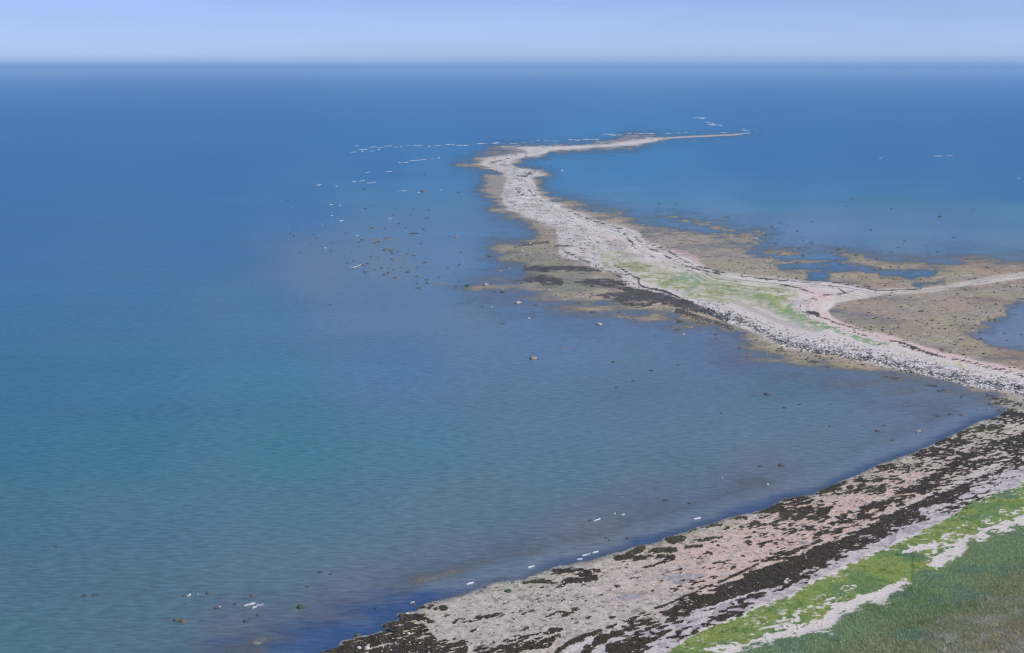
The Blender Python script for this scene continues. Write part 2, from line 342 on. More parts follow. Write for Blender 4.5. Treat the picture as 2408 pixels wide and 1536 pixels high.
# dark banks on the west side of the spit
weed(R6([(440, 385), (560, 368), (700, 355), (850, 350), (1000, 375), (1120, 400), (1000, 405), (800, 395), (600, 405), (470, 400)]), 8, 1.0, 1, True)
weed(R6([(440, 365), (470, 400), (440, 410)]), 6, 1.1, 1, True)
weed(R6([(300, 490), (480, 450), (620, 440), (760, 470), (760, 520), (600, 520), (560, 500)]), 8, .95, 1, True)
weed(R6([(880, 500), (1040, 475), (1220, 480), (1320, 500), (1290, 560), (1180, 550), (1000, 530)]), 8, .98, 1, True)
weed(R6([(960, 630), (1150, 600), (1350, 575), (1550, 610), (1700, 650), (1900, 700), (2050, 760), (1950, 770), (1760, 715), (1600, 690), (1500, 720), (1380, 720), (1250, 670), (1100, 635)]), 7, .85, 1, True)
weed(R6([(1320, 560), (1500, 600), (1680, 650), (1900, 705), (2060, 765), (2200, 830)]), 6, 1.1)
weed(R6([(1780, 750), (1950, 800), (2100, 850), (2250, 900)]), 5, .8)
weed(R6([(1820, 770), (2000, 850)]), 8, .6)
weed(R6([(330, 185), (520, 160), (640, 150)]), 3, 1.0)
weed(TC([(0, 290), (240, 320)]), 4, .9)
weed(TB([(-200, 560), (0, 660), (250, 790), (480, 850), (700, 895), (1000, 950), (1300, 1010), (1600, 1080), (2000, 1150), (2405, 1230)]), 6, .62)
weed(TB([(230, 800), (520, 865), (700, 900), (1080, 960)]), 3, .75)
for pts, wd, dn in [
    (TC([(580, 0), (640, 50), (780, 85), (900, 130), (980, 180), (1080, 240), (1200, 280), (1400, 335), (1640, 380), (1880, 400), (2100, 420), (2408, 445)]), 1.3, .75),
    (TC([(640, 0), (700, 40), (860, 110), (1000, 190), (1120, 260), (1260, 300)]), 1.1, .7),
    (TC([(500, 0), (540, 40), (560, 60)]), 1.6, .9), (TC([(690, 95), (780, 130), (860, 170), (950, 220), (1050, 270), (1200, 310), (1400, 350)]), 1.5, .85),
    (TC([(540, 80), (640, 130), (820, 220), (960, 290), (1150, 330)]), 1.0, .55),
    (TB([(0, 240), (200, 262), (500, 285), (700, 310), (800, 345), (830, 370)]), 1.2, .75), (TB([(200, 290), (400, 325), (560, 380)]), 1.2, .7),
    (TB([(560, 290), (760, 325), (810, 360)]), 2.2, .7), (TB([(730, 285), (900, 312), (1040, 342), (1120, 357), (1300, 352), (1500, 343)]), 1.2, .85),
    (TB([(1000, 320), (1050, 325)]), 2, .8), (TB([(1100, 358), (1250, 335), (1440, 315)]), 1.4, .6),
    (TB([(1000, 385), (760, 390), (600, 425), (520, 470), (500, 510)]), .8, .55), (TB([(900, 370), (650, 400), (470, 450), (440, 490), (460, 540), (520, 570)]), 1.6, .7),
    (TB([(1000, 400), (800, 415), (640, 450), (590, 480), (600, 540)]), .6, .4),
    (TB([(510, 545), (560, 555), (600, 575)]), 4, 1.05), (TB([(600, 585), (680, 605), (740, 635), (830, 665), (950, 695), (1100, 730)]), 1.6, .85),
    (TB([(380, 520), (520, 600), (700, 680), (900, 720), (1150, 790)]), 1.3, .5),
    (TB([(1230, 795), (1290, 802)]), 2.2, 1.0), (TB([(1310, 808), (1370, 825), (1480, 870), (1560, 905), (1650, 930)]), 2.6, 1.05),
    (TB([(1300, 830), (1450, 880), (1700, 940), (2000, 1000), (2405, 1090)]), 2.5, .62),
    (TB([(1650, 920), (1900, 975), (2100, 1030), (2405, 1110)]), 5, .5),
    (TA([(990, 500), (930, 535), (830, 570), (740, 590), (730, 615), (800, 650), (850, 700), (860, 760), (900, 850), (1000, 940)]), .9, .8),
    (TA([(910, 515), (780, 560), (670, 590), (680, 625), (720, 655)]), .9, .75), (TA([(340, 350), (400, 325), (560, 300)]), .7, .55), (TA([(270, 350), (340, 380), (500, 415), (760, 500), (800, 530)]), .8, .5),
    (TA([(1560, 1160), (1800, 1260), (2100, 1360), (2400, 1440)]), 1.2, .75), (TA([(1500, 1150), (1900, 1290), (2400, 1410)]), .9, .5), (TA([(2300, 1460), (2400, 1500)]), 1.6, .9),
    (TA([(660, 800), (760, 870)]), 2.5, .6), (TE([(1290, 262), (1320, 264)]), 1.5, .6),
    (TC([(-30, 180), (60, 215), (200, 270), (330, 330), (480, 400), (520, 450)]), 1.6, .6), (TC([(370, 260), (450, 300), (560, 370), (620, 400)]), 2, .8),
    (TC([(610, 400), (620, 450), (660, 480), (840, 510), (920, 540), (1010, 580)]), 2.0, .95), (TC([(1030, 590), (1130, 630), (1210, 660)]), 1.8, .9), (TC([(500, 490), (640, 500), (800, 550), (880, 590)]), 1.2, .8),
    (TC([(40, 60), (80, 140), (140, 50)]), 2, .45), (R6([(770, 220), (860, 270), (1000, 330)]), 2.5, .7), (R6([(650, 185), (860, 185)]), 2, .6),
    # weed at the waterline of the ridge
    (TB([(515, 985), (600, 985)]), 2.5, 1.1), (TB([(250, 885), (320, 880)]), 2.5, .8), (TB([(1170, 1118), (1250, 1130), (1310, 1130)]), 3, 1.1), (TB([(1530, 1190), (1640, 1198)]), 2.5, 1.1),
    (TB([(1650, 1240), (1710, 1235)]), 2.6, 1.1), (TB([(2100, 1300), (2300, 1350), (2500, 1380)]), 8, .6),
    (TC([(1050, 865), (1140, 865)]), 2, 1.0), (TC([(960, 790), (1040, 815)]), 2.2, 1.0), (R6([(560, 500), (700, 520)]), 4, .6)]:
    weed(pts, wd * .8, dn)
# near beach
for pts, wd, dn in [
    (S3([(2250, 340), (2400, 370)]), 9, .95), (S3([(2120, 400), (2400, 400)]), 8, .8), (S3([(1850, 500), (2200, 450)]), 9, .75), (S3([(1650, 590), (1900, 590), (1960, 545)]), 9, .75),
    (S3([(1450, 690), (1750, 680)]), 12, .75), (S3([(1100, 840), (1500, 800)]), 12, .62), (S3([(820, 930), (1150, 905)]), 8, .72), (S3([(650, 1010), (900, 990), (1150, 1010)]), 14, .75),
    (S3([(300, 1225), (650, 1200)]), 12, .95), (S3([(380, 1075), (500, 1085)]), 3.5, .9), (S3([(250, 1130), (640, 1120)]), 6, .6), (S3([(100, 1190), (250, 1180)]), 7, .8), (S3([(0, 1300), (290, 1290)]), 8, .7), (S3([(100, 1240), (200, 1240)]), 6, .7),
    (S3([(0, 1420), (300, 1400), (600, 1330)]), 10, .42), (S3([(600, 1380), (800, 1320), (1000, 1190)]), 16, .5), (S3([(600, 1250), (1000, 1100), (1300, 950)]), 22, .30),
    (S3([(1000, 1220), (1300, 1060), (1500, 960), (1750, 840), (1900, 730), (2100, 640), (2405, 560)]), 11, .92), (S3([(1900, 690), (2150, 610), (2405, 600)]), 18, .6),
    (S3([(1300, 1120), (1700, 920), (2405, 560)]), 10, .6), (S3([(1500, 1010), (1800, 880), (2050, 760), (2405, 620)]), 12, .72),
    (S3([(1250, 900), (1700, 780), (2100, 560), (2405, 470)]), 16, .42), (S3([(1400, 760), (2000, 600)]), 18, .3),
    (S3([(700, 1440), (1000, 1290), (1400, 1120), (1800, 950)]), 7, .35),
    # main black band
    ([(1240, 1600), (1299, 1545)] + S2([(60, 1525), (160, 1450), (300, 1390), (440, 1350)]), 4, .95), (S2([(300, 1525), (380, 1440), (520, 1385), (700, 1320), (860, 1260)]), 8, .85),
    (S2([(560, 1500), (800, 1400), (960, 1330), (1100, 1250)]), 15, .82), (S2([(1050, 1220), (1200, 1150), (1350, 1090), (1500, 1040)]), 15, 1.0), (S2([(1250, 1060), (1400, 1080)]), 12, 1.0),
    (S2([(1450, 1040), (1650, 975), (1900, 880), (2150, 775), (2370, 680)]), 17, 1.12), (S4([(0, 830), (250, 735), (500, 650), (720, 530)]), 16, 1.15), (S4([(700, 520), (850, 500), (1000, 410), (1150, 370)]), 13, 1.1),
    (S4([(1150, 350), (1300, 275), (1450, 205)]), 13, 1.0), (S4([(1500, 150), (1700, 80), (1900, 0)]), 10, 1.0), (S3([(1900, 960), (2050, 910), (2200, 840), (2405, 690)]), 8, .8), (S3([(1950, 1010), (2250, 900), (2405, 820)]), 14, .45),
    (S4([(1550, 200), (1800, 180), (2100, 60)]), 12, .5), (S4([(900, 520), (1300, 330), (1550, 240)]), 9, .7), (S4([(0, 960), (300, 860), (600, 700), (900, 540)]), 7, .72),
    (S2([(700, 1536), (1000, 1400), (1250, 1290), (1560, 1180), (1700, 1110)]), 14, .5), (S2([(1650, 1090), (1900, 990), (2200, 880)]), 8, .6),
    # thin drift lines
    (S2([(600, 1270), (720, 1245), (850, 1160), (960, 1140), (1130, 1060), (1200, 1030), (1330, 970), (1400, 950), (1520, 900), (1700, 810), (1900, 720), (2100, 650), (2370, 560)]), 2.0, .8),
    (S2([(500, 1320), (620, 1262), (700, 1245)]), 2.4, .7), (S2([(650, 1240), (900, 1180), (1200, 1080), (1500, 960)]), 5, .4), (S2([(1400, 990), (1700, 880), (2000, 780), (2370, 640)]), 5, .42),
    (S2([(1700, 790), (2050, 690), (2370, 590)]), 9, .45),
    # patches by the water
    (S2([(30, 830), (120, 825), (340, 845)]), 6, .95), (S2([(110, 940), (160, 905), (260, 910), (390, 885)]), 4.5, .95), (S2([(600, 715), (700, 680), (790, 630)]), 7, .95), (S2([(740, 720), (850, 690), (900, 650), (1070, 640)]), 5, .9),
    (S2([(900, 700), (1050, 705)]), 5, .85), (S2([(1000, 530), (1050, 560), (1150, 545)]), 6, 1.1), (S2([(1180, 620), (1310, 612)]), 3.2, 1.0), (S2([(1290, 570), (1400, 545), (1480, 530)]), 3.5, .85),
    (S2([(1560, 362), (1690, 372)]), 4, 1.1), (S2([(1200, 480), (1340, 430), (1520, 440)]), 6, .6), (S2([(1650, 460), (1780, 430), (2000, 395)]), 5.5, .85), (S2([(1780, 320), (1900, 290), (1990, 280)]), 6, .95),
    (S2([(1820, 360), (1920, 350)]), 5, .85), (S2([(2020, 350), (2200, 330), (2350, 350)]), 10, .95), (S2([(1960, 260), (2100, 210), (2340, 240)]), 7, .7), (S2([(1800, 590), (2000, 540), (2110, 480)]), 6, .6),
    (S2([(1690, 520), (2000, 480), (2370, 420)]), 16, .3), (S2([(720, 815), (880, 780), (980, 750)]), 1.6, .75), (S2([(1250, 730), (1400, 690)]), 2, .4), (S2([(380, 830), (420, 825)]), 3, .8),
    (S2([(0, 1215), (60, 1185), (140, 1180)]), 2, .9), (S2([(120, 1210), (200, 1190)]), 3, .8), (S2([(0, 1330), (100, 1330)]), 4, .9), (S2([(520, 1225), (560, 1225)]), 1.5, .9), (S2([(870, 1000), (1000, 1000), (1130, 960)]), 3, .3),
    (S1([(2200, 855), (2340, 850), (2408, 850)]), 4, .95), (S1([(1390, 1050), (1480, 1060), (1580, 1065)]), 4, .75), (S1([(1650, 1190), (1900, 1140), (2020, 1135)]), 7, .6), (S1([(1760, 1260), (1900, 1170)]), 8, .45),
    (S1([(2060, 1330), (2200, 1310), (2408, 1260)]), 8, .6), (S1([(1850, 1400), (2100, 1390), (2408, 1320)]), 12, .7), (S1([(2000, 1420), (2200, 1350), (2408, 1350)]), 9, .6)]:
    weed(pts, wd, dn)
weed(S1([(1050, 1200), (1290, 1178), (1400, 1200), (1470, 1260), (1500, 1330), (1750, 1330), (1720, 1460), (1500, 1520), (900, 1600), (500, 1460), (750, 1345), (950, 1300)]), 8, .92, 1, True)
weed(S1([(1190, 1122), (1380, 1125), (1480, 1180), (1350, 1170), (1230, 1160)]), 5, 1.05, 1, True)
wn = wn * (1 - _k) + wfar * _k
wmask = sstep(-.07 - .06 * _k, .07 + .05 * _k, W * (.88 - .08 * _k) - wn) * (dL > 0)
fine = fbm(X0, Y0, .7, 3, 57)
# ---- near beach ground
nb = m_near
lay(nb, 187, 173, 168)
lay(nb * sstep(.4, .6, nz25) * .6, 178, 174, 166)
pinkf = sstep(170, 40, seg_dist(U, V, [(1480, 1330), (1700, 1330), (1900, 1250), (2080, 1180)], False, 260))
lay(nb * pinkf * .8, 198, 174, 166)
lay(nb * sstep(170, 60, seg_dist(U, V, [(1000, 1450), (1400, 1420), (1500, 1390)], False, 220)) * .55, 176, 170, 170)
lay(nb * sstep(60, 8, V - l0) * sstep(.35, .6, nz8) * .55, 160, 160, 138)
lay(nb * sstep(18, 2, V - l0) * .5, 138, 140, 134)
lay(nb * (nz1 > .60) * .4, 140, 136, 140)
lay(nb * (fbm(X0, Y0, .5, 2, 61) > .62) * .45, 206, 204, 206)
lay(nb * (fbm(X0, Y0, .6, 2, 63) > .70) * .6, 96, 92, 92)
# pale shingle between weed and grass
sh = nb * sstep(.66, .82, t03)
lay(sh * .8, 196, 190, 200)
lay(sh * (fbm(X0, Y0, .9, 3, 65) > .56) * .5, 130, 126, 140)
palest = sstep(9, 3, seg_dist(U, V, S3([(800, 1440), (1150, 1290), (1400, 1130), (1800, 970), (2100, 810), (2405, 660)]), False, 40))
lay(nb * palest * .7, 200, 196, 194)
lay(nb * sstep(9, 3, seg_dist(U, V, S2([(150, 1530), (300, 1440), (420, 1400), (520, 1380)]), False, 40)) * .8, 204, 198, 206)
lay(nb * sstep(14, 2, dP + 4) * sstep(-8, 0, dP) * .7, 136, 142, 162)
# meadow strip
white = fbm(XS * .7, YS, 4.5, 5, 71, .6); wr = rank(.25 * white + .30 * fbm(XS * .55, YS, 1.6, 3, 72, .8) + .45 * fbm(XS * .7, YS, .6, 2, 76, .8), .34, .62)
cover = np.interp(t35, [0, .06, .12, .35, .55, .75, .86, 1], [.2, .65, .98, 1.0, .80, .72, .36, .10])
cover = cover + .9 * sstep(60, 30, seg_dist(U, V, S4([(1440, 760), (1250, 780), (1120, 790)]), False, 120)) * sstep(-30, 0, V - L3(U) - 40)
W1 = TD([(0, 1270), (0, 1090), (130, 950), (300, 900), (500, 840), (690, 760), (960, 650), (1010, 700), (850, 800), (690, 910), (480, 930), (290, 1040), (110, 1180), (120, 1270)])
W2 = TD([(890, 340), (1050, 270), (1250, 230), (1330, 260), (1150, 290), (960, 350)])
W3 = TD([(1220, 490), (1350, 380), (1600, 330), (1550, 230), (1850, 100), (2060, 0), (2400, -60), (2400, 20), (2050, 90), (1900, 170), (1700, 290), (1480, 400), (1300, 500)])
for q, a in ((W1, .95), (W2, .9), (W3, .85)): cover = cover - a * sstep(-8, 4, sdist(U, V, q, 60) + (nz2 - .5) * 14)
W4 = S2([(1270, 1530), (1500, 1440), (1700, 1390), (2000, 1290), (2250, 1220), (2370, 1230), (2370, 1330), (2050, 1400), (1700, 1480), (1450, 1536)])
cover = cover - .12 * sstep(-8, 8, sdist(U, V, W4, 60))
gr = nb * sstep(-3, 3, V - l3 + (nz8 - .5) * 26 + (nz2 - .5) * 20)
lay(gr, 208, 204, 206)
gmask = gr * sstep(-.11, .11, cover - wr)
lay(gmask, 126, 147, 84)
lay(gmask * sstep(.48, .62, fbm(X0, Y0, 7, 4, 73)) * .75, 98, 128, 88)
lay(gmask * sstep(.55, .68, fbm(X0, Y0, 2.5, 4, 75)) * .7, 134, 146, 76)
lay(gmask * sstep(.62, .72, fbm(X0, Y0, 5, 4, 77)) * .8, 92, 120, 100)
lay(gmask * (fbm(X0, Y0, 1.0, 3, 79) > .62) * .6, 84, 116, 58)
# rough grass of the bank
dgm = nb * sstep(-2, 3, V - l5 + (nz8 - .5) * 22 + (nz2 - .5) * 30 + (fine_ - .5) * 40)
lay(dgm, 104, 120, 94)
lay(dgm * sstep(120, 40, tg) * sstep(.35, .6, nz25) * .6, 104, 134, 98)
lay(dgm * sstep(40, 130, tg) * .7, 108, 117, 94)
lay(dgm * sstep(.52, .62, fbm(X0, Y0, 9, 4, 81)) * sstep(20, 80, tg) * .45, 118, 104, 94)
lay(dgm * sstep(.54, .64, fbm(X0, Y0, 6, 4, 83)) * .6, 90, 110, 80)
lay(dgm * sstep(.58, .68, fbm(X0, Y0, 4, 4, 85)) * .5, 84, 112, 104)
bare = sstep(60, 15, seg_dist(U, V, [(2230, 1500), (2300, 1490), (2370, 1520), (2460, 1560)], False, 120) + (nz8 - .5) * 60) + \
       sstep(36, 8, seg_dist(U, V, TD([(2000, 1030), (2380, 990)]), False, 90) + (nz8 - .5) * 40)
lay(dgm * np.clip(bare, 0, 1) * .35, 128, 124, 116)
lay(dgm * np.clip(bare, 0, 1) * (fbm(X0, Y0, 1.5, 3, 87) > .6) * .35, 160, 156, 152)
wetk = sstep(.09, .0, z) * sstep(-.6, -.1, z + .3); col = col * (1 - wetk[..., None] * np.array([.36, .32, .26]))
dE = seg_dist(U, V, DRY_E, False, 70) * (dD > 0) + 99 * (dD <= 0); wob = (fbm(X0, Y0, 40, 3, 95) - .5) * 9 + (nz8 - .5) * 2.5
for k_, (off_, th_, aa_) in enumerate([(3, 1.0, .5), (7.5, 1.2, .7), (12, 1.0, .5), (17, 1.3, .6), (23, 1.0, .4), (30, 1.1, .35)]):
    ln_ = sstep(th_ * 1.5, th_ * .3, np.abs(dE + wob * (.5 + off_ * .03) - off_)) * sstep(.38, .52, fbm(X0 + 50 * k_, Y0, 12, 3, 96)) * (U > 1180) * (V > 380)
    lay(ln_ * aa_ * (1 - nb), 112, 108, 112)
    lay(sstep(th_ * 1.6, th_ * .4, np.abs(dE + wob * (.5 + off_ * .03) - off_ - 2.4)) * aa_ * .7 * (1 - nb) * (dE < 60), 222, 214, 214)
# ---- lay the weed colours
wcol = fbm(X0, Y0, 12, 3, 91)
lay(wmask * (1 - gmask) * (1 - dgm), 58, 53, 50)
lay(wmask * (1 - gmask) * (1 - dgm) * sstep(.42, .55, wcol) * nb * sstep(90, 30, V - l0) * .8, 72, 74, 54)
lay(wmask * far_spit * (.35 + .4 * sstep(.45, .6, nz2)), 92, 90, 92)
z = z + wmask * np.where(near, .06 + .22 * (nz1 - .3), .12) * (dL > 0)

# ------------------------------------------------------------------ ground mesh
X, Y, Z = P(U, V, z)
keep = z > -.58
fk = keep[:-1, :-1] & keep[1:, :-1] & keep[:-1, 1:] & keep[1:, 1:]
idx = np.arange(U.size).reshape(U.shape)
quads = np.stack([idx[1:, :-1][fk], idx[1:, 1:][fk], idx[:-1, 1:][fk], idx[:-1, :-1][fk]], 1)
used = np.zeros(U.size, bool); used[quads.ravel()] = True; re = np.cumsum(used) - 1
vv = np.stack([X.ravel(), Y.ravel(), Z.ravel()], 1)[used]
ground_m = tone_mat('shore_ground', .92, .16, 3.5, .6, 2.2, .25)
ground = mesh_np('ground', vv, re[quads], ground_m, True, col.reshape(-1, 3)[used]); tag(ground, kind='structure')
def zat(u, v):
    return np.clip(np.interp(u, us, np.arange(len(us))), 0, len(us) - 1.001), np.clip(np.interp(v, vs, np.arange(len(vs))), 0, len(vs) - 1.001)
def sample(A, u, v):
    iu, iv = zat(u, v); a = iu.astype(int); b = iv.astype(int); fa = iu - a; fb = iv - b
    return A[b, a] * (1 - fa) * (1 - fb) + A[b, a + 1] * fa * (1 - fb) + A[b + 1, a] * (1 - fa) * fb + A[b + 1, a + 1] * fa * fb
# ------------------------------------------------------------------ sea
wc = [  # u, v, seen tone of the water
 (0, 200, 66, 118, 180), (1200, 200, 66, 118, 182), (2400, 200, 66, 120, 184), (0, 300, 60, 112, 172), (600, 300, 62, 114, 174), (1200, 300, 64, 116, 176), (1800, 290, 64, 116, 178), (2400, 300, 58, 108, 174),
 (0, 420, 56, 106, 168), (500, 420, 58, 110, 172), (900, 400, 62, 112, 176), (0, 560, 56, 108, 166), (500, 560, 60, 112, 168), (700, 500, 70, 116, 172), (850, 470, 88, 126, 176), (1000, 420, 94, 128, 180),
 (1050, 500, 94, 130, 178), (900, 600, 102, 128, 168), (1100, 600, 96, 130, 176), (760, 620, 96, 124, 164), (0, 720, 58, 112, 164), (300, 720, 62, 114, 166), (600, 720, 72, 120, 166), (850, 700, 86, 122, 168),
 (1100, 740, 88, 124, 172), (1300, 780, 88, 124, 172), (1500, 800, 88, 124, 168), (0, 900, 54, 110, 156), (300, 900, 58, 114, 158), (600, 900, 66, 120, 160), (900, 860, 80, 122, 168), (1200, 900, 84, 122, 166),
 (1500, 950, 82, 118, 158), (1800, 960, 86, 120, 156), (0, 1060, 56, 112, 150), (300, 1060, 60, 116, 152), (700, 1050, 66, 120, 154), (1000, 1050, 74, 122, 158), (1300, 1080, 78, 120, 156), (1600, 1050, 84, 118, 154),
 (1900, 1050, 90, 118, 154), (2200, 980, 96, 118, 158), (0, 1200, 66, 112, 146), (300, 1220, 72, 114, 146), (700, 1200, 76, 118, 148), (1100, 1180, 84, 118, 150), (1500, 1180, 92, 116, 150), (1800, 1130, 98, 116, 150),
 (0, 1350, 72, 112, 142), (300, 1350, 78, 112, 142), (700, 1330, 86, 114, 144), (1100, 1300, 94, 114, 146), (1400, 1260, 100, 114, 146), (0, 1500, 70, 112, 138), (300, 1500, 78, 112, 136), (600, 1480, 92, 110, 140), (850, 1400, 98, 112, 144),
 (1300, 400, 84, 132, 186), (1500, 400, 74, 126, 182), (1800, 370, 64, 118, 178), (2100, 360, 58, 112, 174), (2400, 400, 56, 112, 172), (1500, 460, 90, 132, 180), (1800, 450, 78, 124, 174), (2100, 430, 66, 118, 168), (2400, 440, 58, 112, 166),
 (1450, 490, 108, 138, 186), (1700, 500, 104, 136, 184), (1900, 560, 108, 138, 184), (2100, 520, 96, 132, 174), (2100, 590, 108, 136, 176), (2380, 520, 90, 130, 172), (2380, 600, 102, 136, 174), (1960, 628, 92, 128, 182), (2130, 642, 84, 120, 170),
 (1920, 655, 74, 120, 160), (2380, 760, 104, 130, 176), (2300, 800, 116, 136, 180), (3000, 700, 90, 124, 178), (1200, 640, 88, 128, 180), (1230, 645, 80, 120, 186), (1480, 735, 96, 124, 178), (1250, 700, 100, 128, 180), (1700, 820, 94, 120, 172)]
wc = np.array(wc, float); reef_ = (wc[:, 0] > 700) & (wc[:, 0] < 1150) & (wc[:, 1] > 380) & (wc[:, 1] < 760); wc[reef_, 2] += 5; wc[reef_, 3] += 3; wc[reef_, 4] -= 2
lag_ = (wc[:, 0] > 1250) & (wc[:, 1] > 380) & (wc[:, 1] < 610); wc[lag_, 2] += 5; wc[lag_, 3] += 4
bay_ = (wc[:, 0] > 1000) & (wc[:, 1] > 700) & (wc[:, 1] < 1300); wc[bay_, 2] += 5; wc[bay_, 4] -= 5
az = np.radians(np.arange(-38, 38.01, .05)); dist = 1 / np.linspace(1 / 90.0, 1 / 60000.0, 640) 
A, D = np.meshgrid(az, dist); WX = D * np.sin(A) / 1.0; WY = D * np.cos(A)
fz = WY * C_ + H * S_; fu = 1204 + F * WX / np.maximum(fz, 1); fv = 768 + F * (H * C_ - WY * S_) / np.maximum(fz, 1)
num = np.zeros(A.shape + (3,)); den = np.zeros(A.shape); lee = 0
wu = fu + (fbm(WX, WY, 60, 3, 101) - .5) * 120; wv = fv + (fbm(WX, WY, 90, 3, 103) - .5) * 60 * np.clip((fv - 140) / 300, 0, 1)
for q in wc:
    d2 = ((wu - q[0]) / 1.5) ** 2 + (wv - q[1]) ** 2; wgt = 1 / (d2 + 500) ** 1.7
    num += wgt[..., None] * lin(q[2:]); den += wgt
wcol_ = num / den[..., None]
# slack water along the near shore, its deep blue sky reflection painted into the colour
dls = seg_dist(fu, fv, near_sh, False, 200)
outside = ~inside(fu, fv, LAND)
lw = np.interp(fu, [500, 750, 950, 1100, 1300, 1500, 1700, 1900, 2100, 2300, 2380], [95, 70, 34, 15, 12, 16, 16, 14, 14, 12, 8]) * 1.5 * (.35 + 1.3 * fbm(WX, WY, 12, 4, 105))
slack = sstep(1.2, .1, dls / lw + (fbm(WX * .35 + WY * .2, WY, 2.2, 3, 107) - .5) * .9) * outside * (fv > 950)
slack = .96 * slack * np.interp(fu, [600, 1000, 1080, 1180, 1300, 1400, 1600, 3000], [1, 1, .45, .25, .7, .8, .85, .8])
dla = seg_dist(fu, fv, LAND, True, 60)
rim = sstep(52, 0, dla * (1 + 2 * (fv < 400))) * outside * .5 * (1 - slack)
wcol_ = wcol_ * (1 - rim[..., None]) + lin((112, 132, 172)) * rim[..., None]
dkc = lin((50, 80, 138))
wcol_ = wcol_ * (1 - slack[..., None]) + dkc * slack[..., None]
dk2 = seg_dist(fu, fv, R6([(320, 182), (520, 152)]) , False, 30); s2 = sstep(9, 2, dk2); wcol_ = wcol_ * (1 - .6 * s2[..., None]) + lin((70, 104, 170)) * .6 * s2[..., None]
WK = np.array([1.0, 1.0, 1.0])
sea_v = np.stack([WX, WY, np.zeros_like(WX)], -1).reshape(-1, 3)
ii = np.arange(A.size).reshape(A.shape)
sq = np.stack([ii[:-1, :-1], ii[:-1, 1:], ii[1:, 1:], ii[1:, :-1]], -1).reshape(-1, 4)
zs_ = sample(z, fu, fv); inr = (fu > us[0]) & (fu < us[-1]) & (fv > vs[0]) & (fv < vs[-1])
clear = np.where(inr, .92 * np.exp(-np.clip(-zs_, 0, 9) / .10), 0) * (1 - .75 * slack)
clear[zs_ <= -.52] = 0
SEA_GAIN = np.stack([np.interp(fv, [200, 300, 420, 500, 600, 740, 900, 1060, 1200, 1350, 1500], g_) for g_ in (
    [.05, .1, .45, .85, 1.1, 1.22, 1.3, 1.33, 1.36, 1.42, 1.5], [.85, 1.0, 1.06, 1.12, 1.16, 1.19, 1.23, 1.25, 1.27, 1.3, 1.36], [1.1, 1.1, 1.06, 1.0, 1.0, .98, .98, .98, .98, 1.0, 1.05])], -1)       # haze and sky reflection offset in the water colour, row by row
m = bpy.data.materials.new('sea_water'); t, b = nodes(m)
a_ = N(t, 'ShaderNodeAttribute'); a_.attribute_name = 'tone'
g = N(t, 'ShaderNodeNewGeometry')
def wnode(sx, sy, sc, det, dist_=0):
    mp_ = N(t, 'ShaderNodeMapping'); mp_.inputs['Scale'].default_value = (sx, sy, 1); mp_.inputs['Rotation'].default_value = (0, 0, .12)
    n_ = N(t, 'ShaderNodeTexNoise'); n_.inputs['Scale'].default_value = sc; n_.inputs['Detail'].default_value = det; n_.inputs['Distortion'].default_value = dist_
    t.links.new(g.outputs['Position'], mp_.inputs[0]); t.links.new(mp_.outputs[0], n_.inputs['Vector']); return n_
n1 = wnode(.35, 1.0, 1.5, 3, .2); n2 = wnode(.25, 1, .10, 3); n3 = wnode(.35, 1, .03, 4)
mr = N(t, 'ShaderNodeMapRange'); mr.inputs[1].default_value = .3; mr.inputs[2].default_value = .7; mr.inputs[3].default_value = .78; mr.inputs[4].default_value = 1.20
t.links.new(n1.outputs[0], mr.inputs[0])
mr2 = N(t, 'ShaderNodeMapRange'); mr2.inputs[1].default_value = .3; mr2.inputs[2].default_value = .7; mr2.inputs[3].default_value = .94; mr2.inputs[4].default_value = 1.06
t.links.new(n3.outputs[0], mr2.inputs[0])
mm = N(t, 'ShaderNodeMath', operation='MULTIPLY'); t.links.new(mr.outputs[0], mm.inputs[0]); t.links.new(mr2.outputs[0], mm.inputs[1])
sc_ = N(t, 'ShaderNodeVectorMath', operation='SCALE'); t.links.new(a_.outputs['Color'], sc_.inputs[0]); t.links.new(mm.outputs[0], sc_.inputs['Scale'])
t.links.new(sc_.outputs[0], b.inputs['Base Color'])
b.inputs['Roughness'].default_value = .34; b.inputs['IOR'].default_value = 1.33; b.inputs['Specular IOR Level'].default_value = .3
add = N(t, 'ShaderNodeMath', operation='ADD'); m3 = N(t, 'ShaderNodeMath', operation='MULTIPLY'); m3.inputs[1].default_value = 2.0
t.links.new(n2.outputs[0], m3.inputs[0]); t.links.new(n1.outputs[0], add.inputs[0]); t.links.new(m3.outputs[0], add.inputs[1])
bp = N(t, 'ShaderNodeBump'); bp.inputs['Strength'].default_value = .45; bp.inputs['Distance'].default_value = .25
t.links.new(add.outputs[0], bp.inputs['Height']); t.links.new(bp.outputs[0], b.inputs['Normal'])
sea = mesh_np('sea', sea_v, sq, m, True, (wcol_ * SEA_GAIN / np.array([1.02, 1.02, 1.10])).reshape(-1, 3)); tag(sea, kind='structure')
ca_ = sea.data.attributes.new('clear', 'FLOAT', 'POINT'); ca_.data.foreach_set('value', clear.ravel().astype(np.float32))
at2 = N(t, 'ShaderNodeAttribute'); at2.attribute_name = 'clear'
i1 = N(t, 'ShaderNodeMath', operation='SUBTRACT'); i1.inputs[0].default_value = 1.0; t.links.new(at2.outputs['Fac'], i1.inputs[1]); t.links.new(i1.outputs[0], b.inputs['Alpha'])

